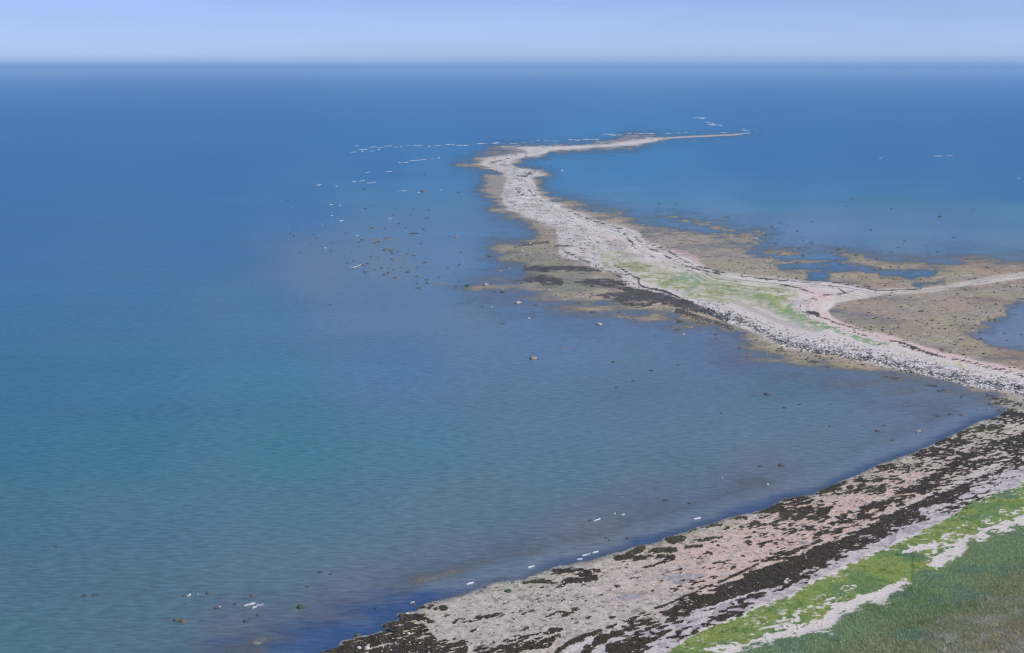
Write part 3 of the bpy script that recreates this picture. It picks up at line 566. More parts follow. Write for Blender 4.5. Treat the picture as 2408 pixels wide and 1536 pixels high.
# ------------------------------------------------------------------ haze
bpy.ops.mesh.primitive_cube_add(size=1); hz = bpy.context.object; hz.name = 'haze'
hz.scale = (170000, 130000, 113); hz.location = (0, 0, 113 / 2 - 3.0)
hm = bpy.data.materials.new('haze'); hm.use_nodes = True; ht = hm.node_tree; ht.nodes.clear()
pv = ht.nodes.new('ShaderNodeVolumePrincipled'); pv.inputs['Color'].default_value = (.60, .87, 1.0, 1); pv.inputs['Density'].default_value = 1.45e-4
pv.inputs['Anisotropy'].default_value = 0.0
ho = ht.nodes.new('ShaderNodeOutputMaterial'); ht.links.new(pv.outputs[0], ho.inputs['Volume'])
hz.data.materials.append(hm); tag(hz, kind='stuff')

# ------------------------------------------------------------------ loose stuff in bulk
rng = np.random.default_rng(7)
def ico(sub):
    import bmesh
    bm = bmesh.new(); bmesh.ops.create_icosphere(bm, subdivisions=sub, radius=1); bm.verts.ensure_lookup_table()
    v = np.array([x.co[:] for x in bm.verts]); f = np.array([[q.index for q in x.verts] for x in bm.faces]); bm.free(); return v, f
def bulk(name, pos, size, flatz, mat, cols, lab, cat, base, seed=1, jitter=.25, stretch=1.0, kind='stuff'):
    bv, bf = base; n = len(pos); r = np.random.default_rng(seed)
    ang = r.uniform(0, 6.283, n); ca, sa = np.cos(ang), np.sin(ang)
    sx = size * r.uniform(.8, 1.3, n) * stretch; sy = size * r.uniform(.7, 1.1, n); sz = flatz
    v = np.repeat(bv[None], n, 0) * (1 + (r.random((n, len(bv), 1)) - .5) * 2 * jitter)
    x = v[..., 0] * sx[:, None]; y = v[..., 1] * sy[:, None]; zz = v[..., 2] * sz[:, None]
    o = np.stack([x * ca[:, None] - y * sa[:, None] + pos[:, 0, None], x * sa[:, None] + y * ca[:, None] + pos[:, 1, None], zz + pos[:, 2, None]], -1)
    f = (bf[None] + (np.arange(n) * len(bv))[:, None, None]).reshape(-1, bf.shape[1])
    ob = mesh_np(name, o.reshape(-1, 3), f, mat, True, np.repeat(cols, len(bv), 0)); tag(ob, lab, cat, None, kind); return ob
def scatter(n, u0, u1, v0, v1, field, thr=None, seed=3):
    r = np.random.default_rng(seed); u = r.uniform(u0, u1, n); v = r.uniform(v0, v1, n); f = sample(field, u, v)
    k = r.random(n) < f if thr is None else f > thr
    u = u[k]; v = v[k]; zz = sample(z, u, v); k = zz > 0.0; u = u[k]; v = v[k]; zz = zz[k]
    px, py, pz = P(u, v, zz); return u, v, np.stack([px, py, pz], 1)
stone_m = tone_mat('beach_stone', .85, .12, 5, 0, 5, .3)
ic1 = ico(1)
# shingle and cobbles of the spit ridge
u, v, p = scatter(90000, 1150, 2640, 400, 980, dry * (.05 + .95 * cob) * (1 - gm * .7) * np.clip(1.2 - mp * 1.5, .25, 1), None, 5)
sz = np.minimum(.16 + .5 * rng.random(len(p)) ** 3, .7) * (.8 + mpp(v) * 2.2) * .62
tone = rng.random(len(p))[:, None]
cc = alb(222, 218, 226)[None] * (1 - tone) + alb(150, 148, 156)[None] * tone
dk = rng.random(len(p)) < .22; cc[dk] = alb(112, 112, 120)
bulk('ridge_cobbles', p, sz, sz * .7, stone_m, cc, 'pale cobbles heaped along the white ridge of the spit', 'cobbles', ic1, 11)
# stones on the near beach
u, v, p = scatter(18000, 700, 2640, 950, 1600, nb * (1 - gmask) * (1 - dgm) * (.25 + .75 * sstep(.5, .62, nz8)), None, 6)
sz = .04 + .16 * rng.random(len(p)) ** 6
tone = rng.random(len(p))[:, None]; cc = alb(220, 216, 214)[None] * (1 - tone) + alb(120, 116, 120)[None] * tone
bulk('beach_stones', p, sz, sz * .7, stone_m, cc, 'loose grey and white stones strewn over the near beach', 'stones', ic1, 12)
# weed lumps
weed_m = tone_mat('dry_weed', .9, .3, 4, 0, 5, .2)
u, v, p = scatter(420000, 600, 2640, 940, 1640, wmask * nb * (1 - gmask) * (1 - dgm), .55, 8)
sz = .03 + .11 * rng.random(len(p)) ** 2
tone = rng.random(len(p))[:, None]; cc = alb(40, 37, 36)[None] * (1 - tone) + alb(98, 90, 66)[None] * tone * (.6 + .8 * sample(wcol, u, v))[:, None]
bulk('seaweed', p, sz, sz * .45, weed_m, cc, 'black seaweed washed up in long banks on the near beach', 'seaweed', (np.array([(1, 0, 0), (-1, 0, 0), (0, 1, 0), (0, -1, 0), (0, 0, 1), (0, 0, -1.)]), np.array([(0, 2, 4), (2, 1, 4), (1, 3, 4), (3, 0, 4), (2, 0, 5), (1, 2, 5), (3, 1, 5), (0, 3, 5)])), 13, .35, 1.6)
# small stones of the tidal flats
u, v, p = scatter(9000, 1150, 2640, 500, 960, (flat & (dL > 2)) * (.35 + .65 * sstep(.45, .6, nz25)), None, 9)
sz = .16 + .3 * rng.random(len(p)) ** 3
tone = rng.random(len(p))[:, None]; cc = alb(110, 106, 98)[None] * (1 - tone) + alb(70, 70, 66)[None] * tone
bulk('flat_stones', p, sz, sz * .6, stone_m, cc, 'small weedy stones dotted over the tidal flats', 'stones', ic1, 14)
# grass blades
def blades(name, n, box, field, h0, h1, wd, cols, lab, seed, lean=.5):
    u, v, p = scatter(n, *box, field, None, seed); n = len(p); r = np.random.default_rng(seed + 50)
    k = 4; P4 = np.repeat(p, k, 0) + np.c_[r.normal(0, .16, (n * k, 2)), np.zeros(n * k)]
    n4 = n * k; a = r.uniform(0, 6.283, n4); h = r.uniform(h0, h1, n4); w2 = wd * r.uniform(.6, 1.3, n4)
    dx = np.cos(a) * w2; dy = np.sin(a) * w2; lx = r.normal(0, lean, n4) * h - .2 * h; ly = r.normal(0, lean, n4) * h
    b0 = P4 - np.c_[dx, dy, np.full(n4, .05)]; b1 = P4 + np.c_[dx, dy, np.full(n4, -.05)]; tp = P4 + np.c_[lx, ly, h]
    vv = np.stack([b0, b1, tp], 1).reshape(-1, 3); ff = np.arange(len(vv)).reshape(-1, 3)
    c = np.repeat(cols(u, v, r), k * 3, 0)
    ob = mesh_np(name, vv, ff, grass_m, False, c); tag(ob, lab, 'grass', None, 'stuff')
grass_m = tone_mat('grass', .8, .2, 1.5, 0, 5, .15)
gt = fbm(X0, Y0, 7, 4, 111); gt2 = fbm(X0, Y0, 20, 3, 113)
def gc1(u, v, r):
    base = np.stack([sample(col[..., i], u, v) for i in range(3)], 1)
    return np.clip(base * r.uniform(*GB, (len(u), 1)) * np.array([1.10, 1.0, .96]), .01, .6)
GB = (1.6, 3.0)
blades('bank_grass', 120000, (1300, 2700, 1150, 1740), dgm, .08, .30, .028, gc1, 'rough dark green grass covering the bank in the corner', 21)
GB = (.8, 1.5)
blades('meadow_grass', 26000, (1300, 2700, 1080, 1640), gmask, .06, .22, .04, gc1, 'bright green low plants in a strip above the beach', 22)
blades('spit_grass', 16000, (1350, 2150, 560, 860), gm * sstep(.5, .6, gsp), .1, .3, .08, gc1, 'thin green growth on the crown of the spit', 23)

# ------------------------------------------------------------------ foam
foam = []
def fo(tile, rows, th=1.0):
    for a, b_, c, d in rows:
        (p0, p1) = tile([(a, b_), (c, d)]); foam.append((p0[0], p0[1], p1[0], p1[1], th))
fo(R2, [(665, 460, 720, 456), (735, 438, 815, 436), (750, 456, 782, 454), (830, 417, 875, 413), (900, 437, 925, 436), (955, 407, 980, 405), (985, 406, 1028, 403), (1095, 410, 1110, 408),
        (1155, 402, 1180, 400), (1210, 400, 1285, 396), (1335, 404, 1380, 402), (1400, 402, 1450, 398), (1490, 392, 1585, 388), (1590, 398, 1680, 400), (1765, 385, 1840, 381), (1075, 552, 1165, 544),
        (1285, 525, 1330, 520), (1370, 514, 1385, 512), (1420, 508, 1445, 505), (790, 634, 828, 632), (672, 716, 710, 714), (740, 710, 778, 705), (360, 744, 402, 742), (527, 757, 545, 757),
        (472, 920, 512, 920), (487, 1012, 508, 1011), (430, 1298, 452, 1296), (705, 398, 740, 400), (407, 1088, 422, 1096), (1103, 796, 1150, 795)], 1.5)
fo(R2, [(1170, 535, 1280, 526), (970, 628, 1015, 626), (800, 732, 868, 724), (565, 923, 578, 923), (700, 1189, 735, 1190), (663, 1472, 700, 1466), (700, 1466, 740, 1450), (740, 1448, 778, 1440), (1070, 802, 1080, 800),
        (1250, 812, 1270, 810), (1445, 790, 1460, 790), (560, 1062, 600, 1056), (990, 1040, 1020, 1036), (140, 938, 150, 940), (900, 417, 940, 416), (1040, 415, 1080, 412), (820, 450, 870, 446)], .8)
fo(TE, [(10, 272, 80, 270), (135, 270, 195, 266), (495, 243, 525, 244), (555, 250, 660, 248), (750, 240, 840, 242), (860, 238, 955, 235), (960, 236, 1000, 234), (1015, 194, 1100, 192), (1070, 195, 1120, 202), (1100, 200, 1180, 204),
        (1225, 187, 1250, 187), (1405, 187, 1435, 187), (1525, 187, 1568, 187), (1770, 64, 1840, 64), (1800, 70, 1855, 72), (1870, 120, 1940, 124), (1890, 108, 1985, 130), (1740, 122, 1748, 122),
        (2150, 151, 2165, 152), (2135, 163, 2200, 168), (2100, 199, 2200, 184)], 1.6)
fo(TE, [(1270, 188, 1400, 189), (1618, 185, 1668, 184), (1680, 182, 1715, 181), (1845, 100, 1900, 106), (1970, 181, 2020, 180), (2255, 172, 2270, 172), (1700, 216, 1900, 209), (280, 270, 330, 268), (380, 262, 400, 262), (450, 258, 465, 258), (1750, 66, 1770, 64)], .8)
fo(S1, [(1290, 1032, 1325, 1026), (1735, 885, 1795, 870), (2230, 750, 2288, 735)], 1.0)
fo(S0, [(1815, 600, 1890, 585), (1870, 622, 1900, 610), (1905, 600, 1955, 598), (1385, 532, 1412, 522), (1455, 515, 1478, 520), (1590, 619, 1625, 614)], 1.6)
fo(S2, [(275, 702, 405, 668), (235, 735, 278, 730), (370, 403, 445, 380), (615, 350, 645, 345), (1240, 385, 1290, 378), (550, 340, 565, 335), (1480, 30, 1490, 32)], 2.0)
fo(R4, [(1160, 503, 1180, 502), (1615, 495, 1680, 494), (1728, 490, 1782, 489), (2345, 688, 2370, 686), (1130, 512, 1150, 512)], .9)
r = random.Random(4)
fv_, ff_ = [], []
for (a, b_, c, d, th) in foam:
    L = max(math.hypot(c - a, d - b_), 2.5); pieces = max(1, int(L / 11)); th = th * (.2 if b_ > 1150 else .8)
    for k in range(pieces):
        t0 = k / pieces + r.uniform(-.1, .1) / pieces; t1 = (k + 1) / pieces + r.uniform(-.25, .35) / pieces
        hw = th * r.uniform(.5, 1.1); n = 7; off = r.uniform(-.5, .5) * th; base = len(fv_)
        for i in range(n + 1):
            s = i / n; tt = t0 + (t1 - t0) * s; uu = a + (c - a) * tt; vv2 = b_ + (d - b_) * tt + off + r.uniform(-.2, .2)
            h = hw * math.sin(math.pi * min(max(s, .03), .97)) ** .6 * r.uniform(.6, 1.2)
            for q, zz in ((-h, .01), (0, .22), (h, .01)):
                x, y, _z = P(uu, vv2 + q); fv_.append((float(x), float(y), zz * r.uniform(.7, 1.2)))
        for i in range(n):
            o_ = base + i * 3; ff_ += [(o_, o_ + 3, o_ + 4, o_ + 1), (o_ + 1, o_ + 4, o_ + 5, o_ + 2)]
foam_m = tone_mat('foam', .6, .12, 1.2, 0, 4, .3, False, (.84, .86, .90))
ft, fb = nodes(foam_m); fg = N(ft, 'ShaderNodeNewGeometry'); fn = N(ft, 'ShaderNodeTexNoise'); fn.inputs['Scale'].default_value = 1.1; fn.inputs['Detail'].default_value = 4
ft.links.new(fg.outputs['Position'], fn.inputs['Vector']); fr_ = N(ft, 'ShaderNodeMapRange'); fr_.inputs[1].default_value = .38; fr_.inputs[2].default_value = .62; fr_.inputs[3].default_value = .4; fr_.inputs[4].default_value = 1.0
ft.links.new(fn.outputs[0], fr_.inputs[0]); ft.links.new(fr_.outputs[0], fb.inputs['Alpha'])
tag(mesh_np('surf_foam', fv_, ff_, foam_m, True), 'white foam of small waves breaking over the shoals and along the shore', 'foam', None, 'stuff')
# low stone ledges awash on the western reef belong to the reef, built with the rocks below

# ------------------------------------------------------------------ rocks, each a thing
def rock_mesh(name, seed, kind):
    bv, bf = ico(3); r = np.random.default_rng(seed); off = r.uniform(0, 99, 3); v = bv.copy()
    n = fbm(v[:, 0] + off[0], v[:, 1] + v[:, 2] * 1.7 + off[1], 1.1, 3, seed) - .5
    n2_ = fbm(v[:, 2] + off[2], v[:, 0] - v[:, 1] + off[0], .45, 2, seed + 3) - .5
    v *= (1 + n * .75 + n2_ * .25)[:, None]
    for _ in range(5):                        # broken faces
        d = r.normal(0, 1, 3); d[2] = abs(d[2]) * .7; d /= np.linalg.norm(d); lim = r.uniform(.62, .85)
        q = v @ d; k = q > lim; v[k] -= (q[k] - lim)[:, None] * d * .85
    v[:, 2] = np.maximum(v[:, 2], -.35)
    me = bpy.data.meshes.new(name); me.from_pydata(v.tolist(), [], bf.tolist())
    me.polygons.foreach_set('use_smooth', np.ones(len(bf), bool)); return me
def rock_mat(name, top, low, tide=.35, hue=None):
    m = bpy.data.materials.new(name); t, b = nodes(m); b.inputs['Roughness'].default_value = .8
    tc = N(t, 'ShaderNodeTexCoord'); sp_ = N(t, 'ShaderNodeSeparateXYZ'); t.links.new(tc.outputs['Object'], sp_.inputs[0])
    nz = N(t, 'ShaderNodeTexNoise'); nz.inputs['Scale'].default_value = 3; nz.inputs['Detail'].default_value = 5; t.links.new(tc.outputs['Object'], nz.inputs['Vector'])
    ad = N(t, 'ShaderNodeMath', operation='MULTIPLY_ADD'); ad.inputs[1].default_value = .7; t.links.new(nz.outputs[0], ad.inputs[0]); t.links.new(sp_.outputs['Z'], ad.inputs[2])
    mr = N(t, 'ShaderNodeMapRange'); mr.inputs[1].default_value = tide + .25; mr.inputs[2].default_value = tide + .45; t.links.new(ad.outputs[0], mr.inputs[0])
    mx = N(t, 'ShaderNodeMix', data_type='RGBA'); mx.inputs[6].default_value = (*low, 1); mx.inputs[7].default_value = (*top, 1); t.links.new(mr.outputs[0], mx.inputs[0])
    mr3 = N(t, 'ShaderNodeMapRange'); mr3.inputs[1].default_value = .3; mr3.inputs[2].default_value = .7; mr3.inputs[3].default_value = .65; mr3.inputs[4].default_value = 1.3
    n5 = N(t, 'ShaderNodeTexNoise'); n5.inputs['Scale'].default_value = 9; t.links.new(tc.outputs['Object'], n5.inputs['Vector']); t.links.new(n5.outputs[0], mr3.inputs[0])
    s_ = N(t, 'ShaderNodeVectorMath', operation='SCALE'); t.links.new(mx.outputs[2], s_.inputs[0]); t.links.new(mr3.outputs[0], s_.inputs['Scale'])
    t.links.new(s_.outputs[0], b.inputs['Base Color'])
    bp = N(t, 'ShaderNodeBump'); bp.inputs['Strength'].default_value = .4; bp.inputs['Distance'].default_value = .1; t.links.new(n5.outputs[0], bp.inputs['Height']); t.links.new(bp.outputs[0], b.inputs['Normal'])
    return m
WEEDLOW = tuple(alb(52, 56, 48))
KM = {'pale': (rock_mat('pale_rock', tuple(alb(170, 168, 164)), WEEDLOW, .0), 'pale dark-footed boulder', .62),
      'grey': (rock_mat('grey_rock', tuple(alb(150, 152, 156)), WEEDLOW, .1), 'mid grey boulder', .6),
      'orange': (rock_mat('orange_rock', tuple(alb(160, 146, 136)), WEEDLOW, -.05), 'orange tinged boulder', .62),
      'dark': (rock_mat('dark_rock', tuple(alb(92, 92, 92)), WEEDLOW, .25), 'dark wet rock', .5),
      'flat': (rock_mat('low_rock', tuple(alb(70, 76, 82)), WEEDLOW, .3), 'low flat dark rock', .22),
      'brown': (rock_mat('brown_rock', tuple(alb(108, 98, 86)), tuple(alb(70, 62, 48)), .0), 'brown weedy rock', .4),
      'red': (rock_mat('red_rock', tuple(alb(104, 86, 80)), WEEDLOW, .1), 'dark reddish rock', .5),
      'green': (rock_mat('green_rock', tuple(alb(72, 92, 76)), WEEDLOW, .1), 'dark green rock', .5),
      'olive': (rock_mat('olive_ledge', tuple(alb(130, 126, 104)), tuple(alb(96, 94, 74)), .0), 'low olive brown ledge', .14),
      'white': (rock_mat('white_stone', tuple(alb(226, 222, 222)), tuple(alb(170, 166, 160)), -.4), 'small white stone', .6),
      'yellow': (rock_mat('yellow_stone', tuple(alb(226, 220, 160)), tuple(alb(190, 180, 120)), -.5), 'rounded pale yellow stone', .75)}
protos = {k: [rock_mesh('rock', 40 + 7 * i + j, k) for j in range(3)] for i, k in enumerate(KM)}
for k, l in protos.items():
    for me in l: me.materials.append(KM[k][0])
NAMES = {'white': 'stone', 'yellow': 'stone', 'olive': 'rock_ledge', 'flat': 'low_rock', 'pale': 'boulder', 'grey': 'boulder', 'orange': 'boulder'}
rocks = []
FRINGE = []
for q_ in range(2):
    r_ = np.random.default_rng(300 + q_); n_ = 26; vv_, f2 = [], []
    for i in range(n_):
        a = 6.2832 * i / n_; w_ = r_.uniform(.12, .38)
        for rad, h_ in ((.62, .14), (.80 + w_ * .3, .26 * r_.uniform(.5, 1.2)), (.86 + w_, .02)): vv_.append((math.cos(a) * rad, math.sin(a) * rad, h_))
    for i in range(n_):
        j = (i + 1) % n_
        for e in range(2): f2.append((i * 3 + e, i * 3 + e + 1, j * 3 + e + 1, j * 3 + e))
    me = bpy.data.meshes.new('seaweed_fringe'); me.from_pydata(vv_, [], f2); me.materials.append(tone_mat('wet_weed', .7, .3, 6, 0, 5, .3, False, tuple(alb(50, 54, 44)))); FRINGE.append(me)
def rk(tile, scale, place, rows):
    for row in rows:
        x, y, wd, k = row[:4]; (p,) = tile([(x, y)]); rocks.append((p[0], p[1], wd / scale * .58789, k, row[4] if len(row) > 4 else place))
BAYW = 'in the bay south of the spit'; FOOT = 'by the foot of the spit ridge'; REEF = 'on the reef west of the spit'; LAG = 'in the lagoon beyond the flats'; FLT = 'on the half flooded rim of the flats'
NEARW = 'in the water off the near beach'; CORN = 'in the shallow corner where spit meets beach'; SHORE = 'on the near beach'; WEST = 'in the shoals off the lower corner'; TIPS = 'at the weedy tip of the western flats'
rk(R6, 2.189, BAYW, [(378, 686, 48, 'pale'), (143, 728, 34, 'grey'), (70, 717, 14, 'dark'), (1090, 877, 48, 'pale'), (1033, 764, 48, 'flat'), (1255, 767, 24, 'flat'), (515, 1172, 58, 'orange'), (1213, 1204, 34, 'green'),
    (1550, 1274, 40, 'flat'), (235, 867, 46, 'flat'), (775, 1083, 46, 'olive'), (1823, 962, 30, 'pale'), (1780, 915, 38, 'flat'), (535, 703, 28, 'flat'), (793, 887, 12, 'dark'), (1387, 1368, 34, 'flat'), (1245, 1423, 26, 'flat'),
    (1775, 1228, 20, 'flat'), (470, 817, 22, 'white'), (2388, 1152, 20, 'grey')])
rk(R6, 2.189, FOOT, [(1870, 895, 80, 'olive'), (2000, 942, 36, 'olive'), (1800, 850, 50, 'flat'), (2112, 960, 30, 'flat'), (2117, 1002, 18, 'dark'), (2320, 1082, 26, 'dark'), (1442, 799, 18, 'brown'), (1375, 812, 12, 'dark'), (560, 650, 16, 'dark'),
    (920, 688, 24, 'brown'), (830, 615, 22, 'brown')])
rk(R6, 2.189, TIPS, [(95, 528, 44, 'grey'), (250, 590, 36, 'dark'), (170, 590, 20, 'dark'), (300, 383, 22, 'grey'), (217, 405, 20, 'orange'), (138, 275, 30, 'dark'), (105, 268, 16, 'dark'), (530, 430, 24, 'dark'), (480, 165, 24, 'pale'),
    (412, 225, 20, 'white'), (480, 248, 14, 'white'), (405, 515, 14, 'dark'), (645, 570, 22, 'pale')])
rk(R5, 2.189, REEF, [(487, 917, 16, 'dark'), (455, 310, 14, 'dark'), (165, 325, 12, 'dark'), (503, 377, 12, 'dark'), (735, 375, 18, 'dark'), (765, 352, 28, 'dark'), (870, 382, 24, 'dark'), (912, 365, 30, 'brown'), (895, 350, 60, 'olive'),
    (975, 335, 30, 'brown'), (1000, 345, 46, 'olive'), (1045, 352, 36, 'olive'), (797, 75, 20, 'dark'), (1187, 135, 16, 'green'), (1085, 210, 22, 'dark'), (1145, 245, 20, 'red'), (1300, 260, 20, 'dark'), (853, 248, 36, 'brown'), (960, 253, 20, 'dark'), (1205, 88, 18, 'dark'),
    (1340, 158, 22, 'dark'), (1348, 88, 20, 'dark'), (1030, 132, 18, 'dark'), (1210, 295, 70, 'flat'), (975, 440, 50, 'brown'), (1020, 448, 30, 'dark'), (1027, 467, 24, 'dark'), (1075, 450, 16, 'dark'), (1160, 476, 20, 'dark'), (1218, 490, 36, 'flat'),
    (1310, 550, 26, 'dark'), (838, 500, 18, 'dark'), (908, 508, 20, 'dark'), (815, 560, 28, 'dark'), (768, 570, 24, 'dark'), (680, 600, 22, 'dark'), (1022, 520, 22, 'dark'), (1040, 540, 18, 'dark'), (1080, 535, 60, 'olive'), (937, 596, 20, 'dark'),
    (1105, 596, 20, 'dark'), (1040, 612, 18, 'dark'), (1157, 634, 34, 'dark'), (995, 602, 14, 'dark'), (875, 613, 16, 'dark'), (795, 632, 26, 'dark'), (960, 657, 26, 'dark'), (990, 642, 22, 'green'), (1243, 590, 16, 'dark'), (1243, 672, 26, 'brown'),
    (1055, 682, 34, 'brown'), (1325, 703, 26, 'dark'), (1330, 730, 28, 'dark'), (1245, 730, 20, 'green'), (1235, 773, 20, 'dark'), (1262, 773, 24, 'dark'), (1395, 738, 44, 'olive'), (1440, 726, 50, 'olive'), (1478, 738, 40, 'olive'), (1520, 728, 48, 'olive'), (1580, 757, 24, 'dark'), (1605, 720, 14, 'dark'), (1690, 757, 40, 'green'),
    (1885, 495, 30, 'dark', TIPS), (1820, 935, 16, 'dark', BAYW), (690, 535, 18, 'dark'), (630, 560, 14, 'dark'), (668, 462, 12, 'dark'), (845, 455, 12, 'dark'), (490, 450, 24, 'red'), (1515, 597, 16, 'dark'), (1630, 460, 24, 'flat'), (1530, 325, 16, 'dark'),
    (1588, 330, 30, 'orange'), (1500, 700, 16, 'grey'), (1120, 540, 14, 'green'), (740, 410, 14, 'dark')])
rk(R2, 2.189, 'in the water west of the narrow neck', [(785, 785, 24, 'dark'), (1313, 652, 16, 'dark'), (1612, 812, 26, 'dark'), (1293, 808, 40, 'dark'), (1805, 665, 12, 'dark'), (1918, 920, 14, 'dark'), (1770, 765, 30, 'dark'), (1725, 772, 18, 'dark'), (1840, 805, 14, 'dark'), (1455, 467, 12, 'dark')])
rk(R4, 2.194, LAG, [(420, 1153, 22, 'dark'), (1060, 1145, 28, 'dark'), (1668, 1028, 34, 'dark'), (1790, 1206, 32, 'flat'), (1358, 1240, 24, 'dark'), (1545, 1283, 18, 'dark'), (1645, 1332, 26, 'flat'), (1565, 1355, 20, 'dark'), (1890, 1397, 36, 'flat'),
    (1375, 1409, 24, 'flat'), (1245, 1340, 18, 'dark'), (1243, 958, 26, 'green'), (545, 1068, 22, 'flat'), (843, 935, 18, 'dark'), (893, 870, 18, 'dark'), (329, 1106, 12, 'dark'), (1300, 1295, 30, 'flat'), (1720, 1135, 18, 'flat'), (1960, 962, 24, 'flat'), (1958, 1300, 14, 'dark')])
rk(R4, 2.194, FLT, [(1118, 1396, 22, 'dark'), (540, 1252, 22, 'dark'), (548, 1275, 16, 'dark'), (465, 1237, 14, 'dark'), (227, 1262, 22, 'dark'), (47, 1225, 36, 'grey'), (143, 1190, 22, 'dark'), (775, 1313, 34, 'dark'), (660, 1325, 18, 'dark'), (467, 1370, 22, 'dark'),
    (935, 1370, 26, 'dark'), (1007, 1355, 16, 'dark'), (1010, 1385, 20, 'dark'), (1030, 1408, 16, 'dark'), (1147, 1333, 12, 'dark'), (1098, 1493, 20, 'dark'), (797, 1440, 20, 'dark'), (410, 1428, 18, 'dark'), (377, 1333, 16, 'green'), (427, 1303, 14, 'dark'),
    (300, 1162, 16, 'dark'), (193, 1115, 24, 'dark'), (315, 1297, 16, 'green'), (760, 1405, 18, 'brown'), (595, 1480, 14, 'dark'), (850, 1335, 14, 'dark'), (2080, 1473, 24, 'dark')])
rk(R3, 2.189, 'in the lagoon water close under the spit', [(1178, 910, 20, 'dark'), (1315, 917, 20, 'dark'), (780, 942, 12, 'dark'), (1030, 997, 14, 'dark'), (1483, 993, 14, 'dark'), (600, 817, 12, 'dark'), (1770, 1027, 36, 'flat'), (230, 578, 16, 'dark'), (325, 620, 16, 'white'), (585, 968, 14, 'dark'), (445, 917, 12, 'dark')])
rk(TB, 2.194, 'on the flats in the bend of the spit', [(1505, 540, 40, 'brown'), (2160, 478, 26, 'dark'), (2335, 570, 20, 'dark'), (2150, 615, 26, 'dark'), (1660, 690, 20, 'dark'), (1900, 740, 14, 'dark'), (2020, 728, 22, 'dark'), (2235, 735, 22, 'dark'), (2385, 745, 22, 'dark'),
    (1985, 422, 14, 'dark'), (2040, 545, 14, 'dark'), (1960, 690, 22, 'brown'), (1385, 548, 14, 'dark'), (1805, 655, 12, 'dark'), (1300, 660, 14, 'dark'), (2255, 795, 16, 'dark'), (2025, 780, 20, 'dark')])
rk(R8, 1.725, BAYW, [(645, 481, 38, 'dark'), (757, 573, 26, 'dark'), (858, 549, 20, 'flat'), (320, 610, 16, 'flat'), (1067, 700, 16, 'flat'), (25, 278, 14, 'dark'), (640, 1100, 14, 'white', NEARW), (733, 973, 42, 'dark', NEARW), (588, 976, 26, 'dark', NEARW)])
rk(R8, 1.725, CORN, [(1400, 733, 28, 'dark'), (1445, 695, 20, 'dark'), (1677, 738, 38, 'grey'), (1497, 799, 22, 'dark'), (1808, 628, 24, 'flat'), (1903, 618, 30, 'dark'), (1978, 622, 28, 'red'), (2165, 575, 12, 'white'), (2170, 547, 22, 'flat'), (2245, 590, 30, 'brown'), (2083, 586, 10, 'dark')])
rk(R8, 1.725, FOOT, [(1052, 290, 16, 'dark'), (1190, 288, 16, 'dark'), (1980, 497, 20, 'dark'), (1825, 456, 26, 'dark'), (1855, 452, 26, 'dark'), (627, 228, 12, 'dark'), (505, 220, 16, 'flat'), (2385, 430, 34, 'dark'), (2110, 420, 16, 'white')])
rk(S0, 1.852, WEST, [(1867, 527, 40, 'brown'), (1548, 507, 34, 'dark'), (1365, 527, 30, 'dark'), (1610, 617, 40, 'dark'), (1310, 708, 40, 'dark'), (1350, 713, 60, 'brown'), (2230, 613, 64, 'green'), (1825, 713, 40, 'flat'), (2280, 460, 32, 'dark'), (2368, 350, 36, 'flat'),
    (620, 530, 40, 'flat'), (705, 520, 40, 'flat'), (1910, 670, 24, 'flat'), (415, 160, 22, 'flat'), (1740, 590, 30, 'flat')])
rk(S1, 2.007, SHORE, [(860, 1290, 46, 'dark'), (1325, 1193, 22, 'yellow'), (1265, 1113, 20, 'white'), (2075, 937, 52, 'green'), (1890, 903, 20, 'dark'), (1857, 935, 22, 'dark'), (1970, 850, 24, 'dark'), (940, 1388, 34, 'white'), (873, 1388, 30, 'white'), (1235, 1275, 16, 'white'), (1275, 1272, 20, 'white'),
    (1315, 1044, 26, 'red', NEARW), (650, 800, 20, 'flat', NEARW), (1010, 1075, 20, 'flat', NEARW)])
rk(S2, 2.1545, NEARW, [(350, 393, 30, 'dark'), (993, 220, 44, 'flat'), (1205, 243, 28, 'dark'), (485, 545, 24, 'flat'), (675, 550, 30, 'flat'), (508, 565, 16, 'flat'), (630, 352, 16, 'orange')])
rk(S4, 2.197, 'on the green strip above the beach', [(1075, 630, 12, 'white')])
rr_ = random.Random(77)
REEFP = [(640, 480), (780, 440), (1000, 430), (1080, 520), (1090, 640), (1000, 690), (860, 660), (720, 620)]
while len(rocks) < 297:
    a_u, a_v = rr_.uniform(640, 1090), rr_.uniform(430, 690)
    if inside(np.array([a_u]), np.array([a_v]), REEFP)[0] and rr_.random() < .3 + .7 * (a_v > 520): rocks.append((a_u, a_v, rr_.uniform(2.2, 4.8), 'dark', REEF))
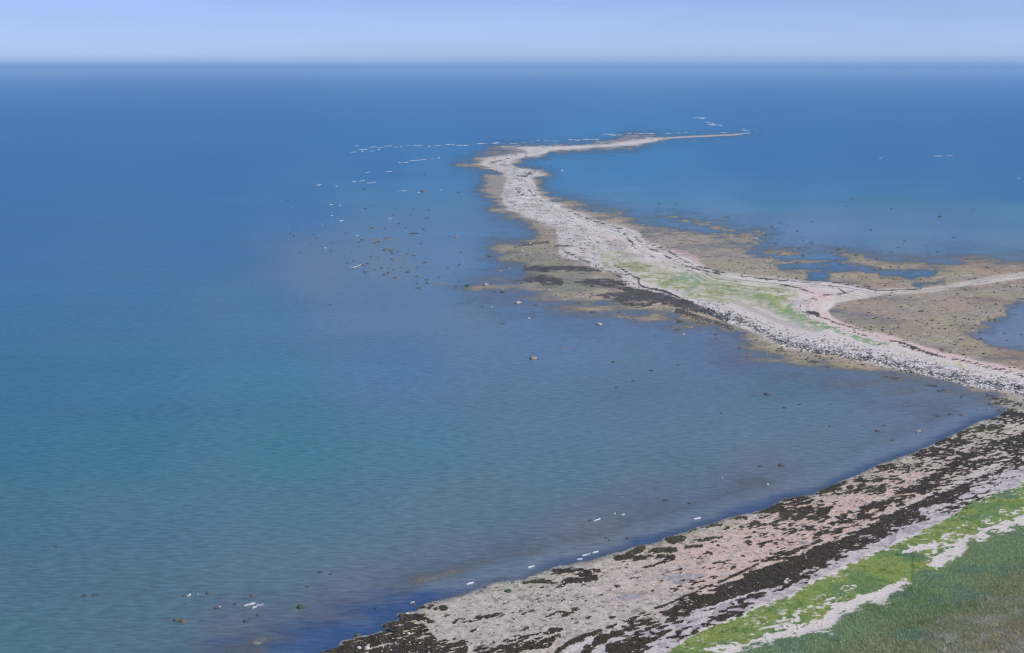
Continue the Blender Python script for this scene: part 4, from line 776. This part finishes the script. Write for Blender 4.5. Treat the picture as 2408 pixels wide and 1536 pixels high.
# write labels that single each one out
ordw = ['first', 'second', 'third', 'fourth', 'fifth', 'sixth', 'seventh', 'eighth', 'ninth', 'tenth', 'eleventh', 'twelfth', 'thirteenth', 'fourteenth', 'fifteenth', 'sixteenth', 'seventeenth', 'eighteenth', 'nineteenth', 'twentieth',
        'twenty-first', 'twenty-second', 'twenty-third', 'twenty-fourth', 'twenty-fifth', 'twenty-sixth', 'twenty-seventh', 'twenty-eighth', 'twenty-ninth', 'thirtieth', 'thirty-first', 'thirty-second']
info = []
for i, (u_, v_, wpx, k, pl) in enumerate(rocks):
    big = wpx * .4253
    tiny = big < 2.6 and k in ('dark', 'flat')
    info.append((KM[k][1], pl, tiny))
fam = {}
for i, t_ in enumerate(info): fam.setdefault(t_, []).append(i)
labels = {}
for (desc, pl, tiny), ids in fam.items():
    if tiny:
        for i in ids: labels[i] = ('tiny ' + desc + ' ' + pl, 'tiny dark rocks ' + pl)
    else:
        ids = sorted(ids, key=lambda i: rocks[i][0]); n = len(ids); g_ = ('larger ' if any(q[0] == desc and q[1] == pl and q[2] for q in fam) else '')
        for j, i in enumerate(ids):
            if n == 1: s = g_ + desc + ' ' + pl
            else:
                bigger = max(ids, key=lambda q: rocks[q][2])
                o_ = ('leftmost' if j == 0 else 'rightmost' if j == n - 1 else ordw[j] + ' from the left') 
                s = f'{o_}, {g_}{desc} {pl}'
            labels[i] = (s, None)
for i, (u_, v_, wpx, k, pl) in enumerate(rocks):
    zz = float(sample(z, u_, v_)) if (us[0] < u_ < us[-1] and vs[0] < v_ < vs[-1]) else -1
    zz = max(zz, 0.0); x, y, _z = P(u_, v_, zz); half = wpx * float(mpp(v_)) / 2 * (1.3 if pl == WEST else 1.45)
    mat, desc, hr = KM[k]
    me = protos[k][i % 3]; o = bpy.data.objects.new(NAMES.get(k, 'rock'), me); S.collection.objects.link(o)
    rr = random.Random(i * 7 + 1); hh = half * hr * 1.25 * rr.uniform(.85, 1.15)
    if k in ('olive',): hh = min(hh, .35)
    if k == 'flat': hh = max(hh, .25)
    dep = half * rr.uniform(.75, 1.0) * (1.0 if k not in ('olive', 'flat') else 1.25)
    o.location = (float(x), float(y), zz - hh * (.12 if k not in ('olive', 'flat') else .3)); o.scale = (half, dep, hh)
    o.rotation_euler = (0, 0, rr.choice([0, math.pi]) + rr.uniform(-.5, .5) * (.25 if k in ('olive', 'flat') else 1))
    lb, gp = labels[i]
    cat = 'boulder' if NAMES.get(k) == 'boulder' else 'stone' if k in ('white', 'yellow') else 'ledge' if k == 'olive' else 'rock'
    tag(o, lb, cat, gp or 'rocks ' + pl)
    if k in ('pale', 'grey', 'orange') and wpx > 7:
        fr = bpy.data.objects.new('seaweed_fringe', FRINGE[i % 2]); S.collection.objects.link(fr); fr.parent = o
print('rocks', len(rocks), 'ground quads', len(quads))
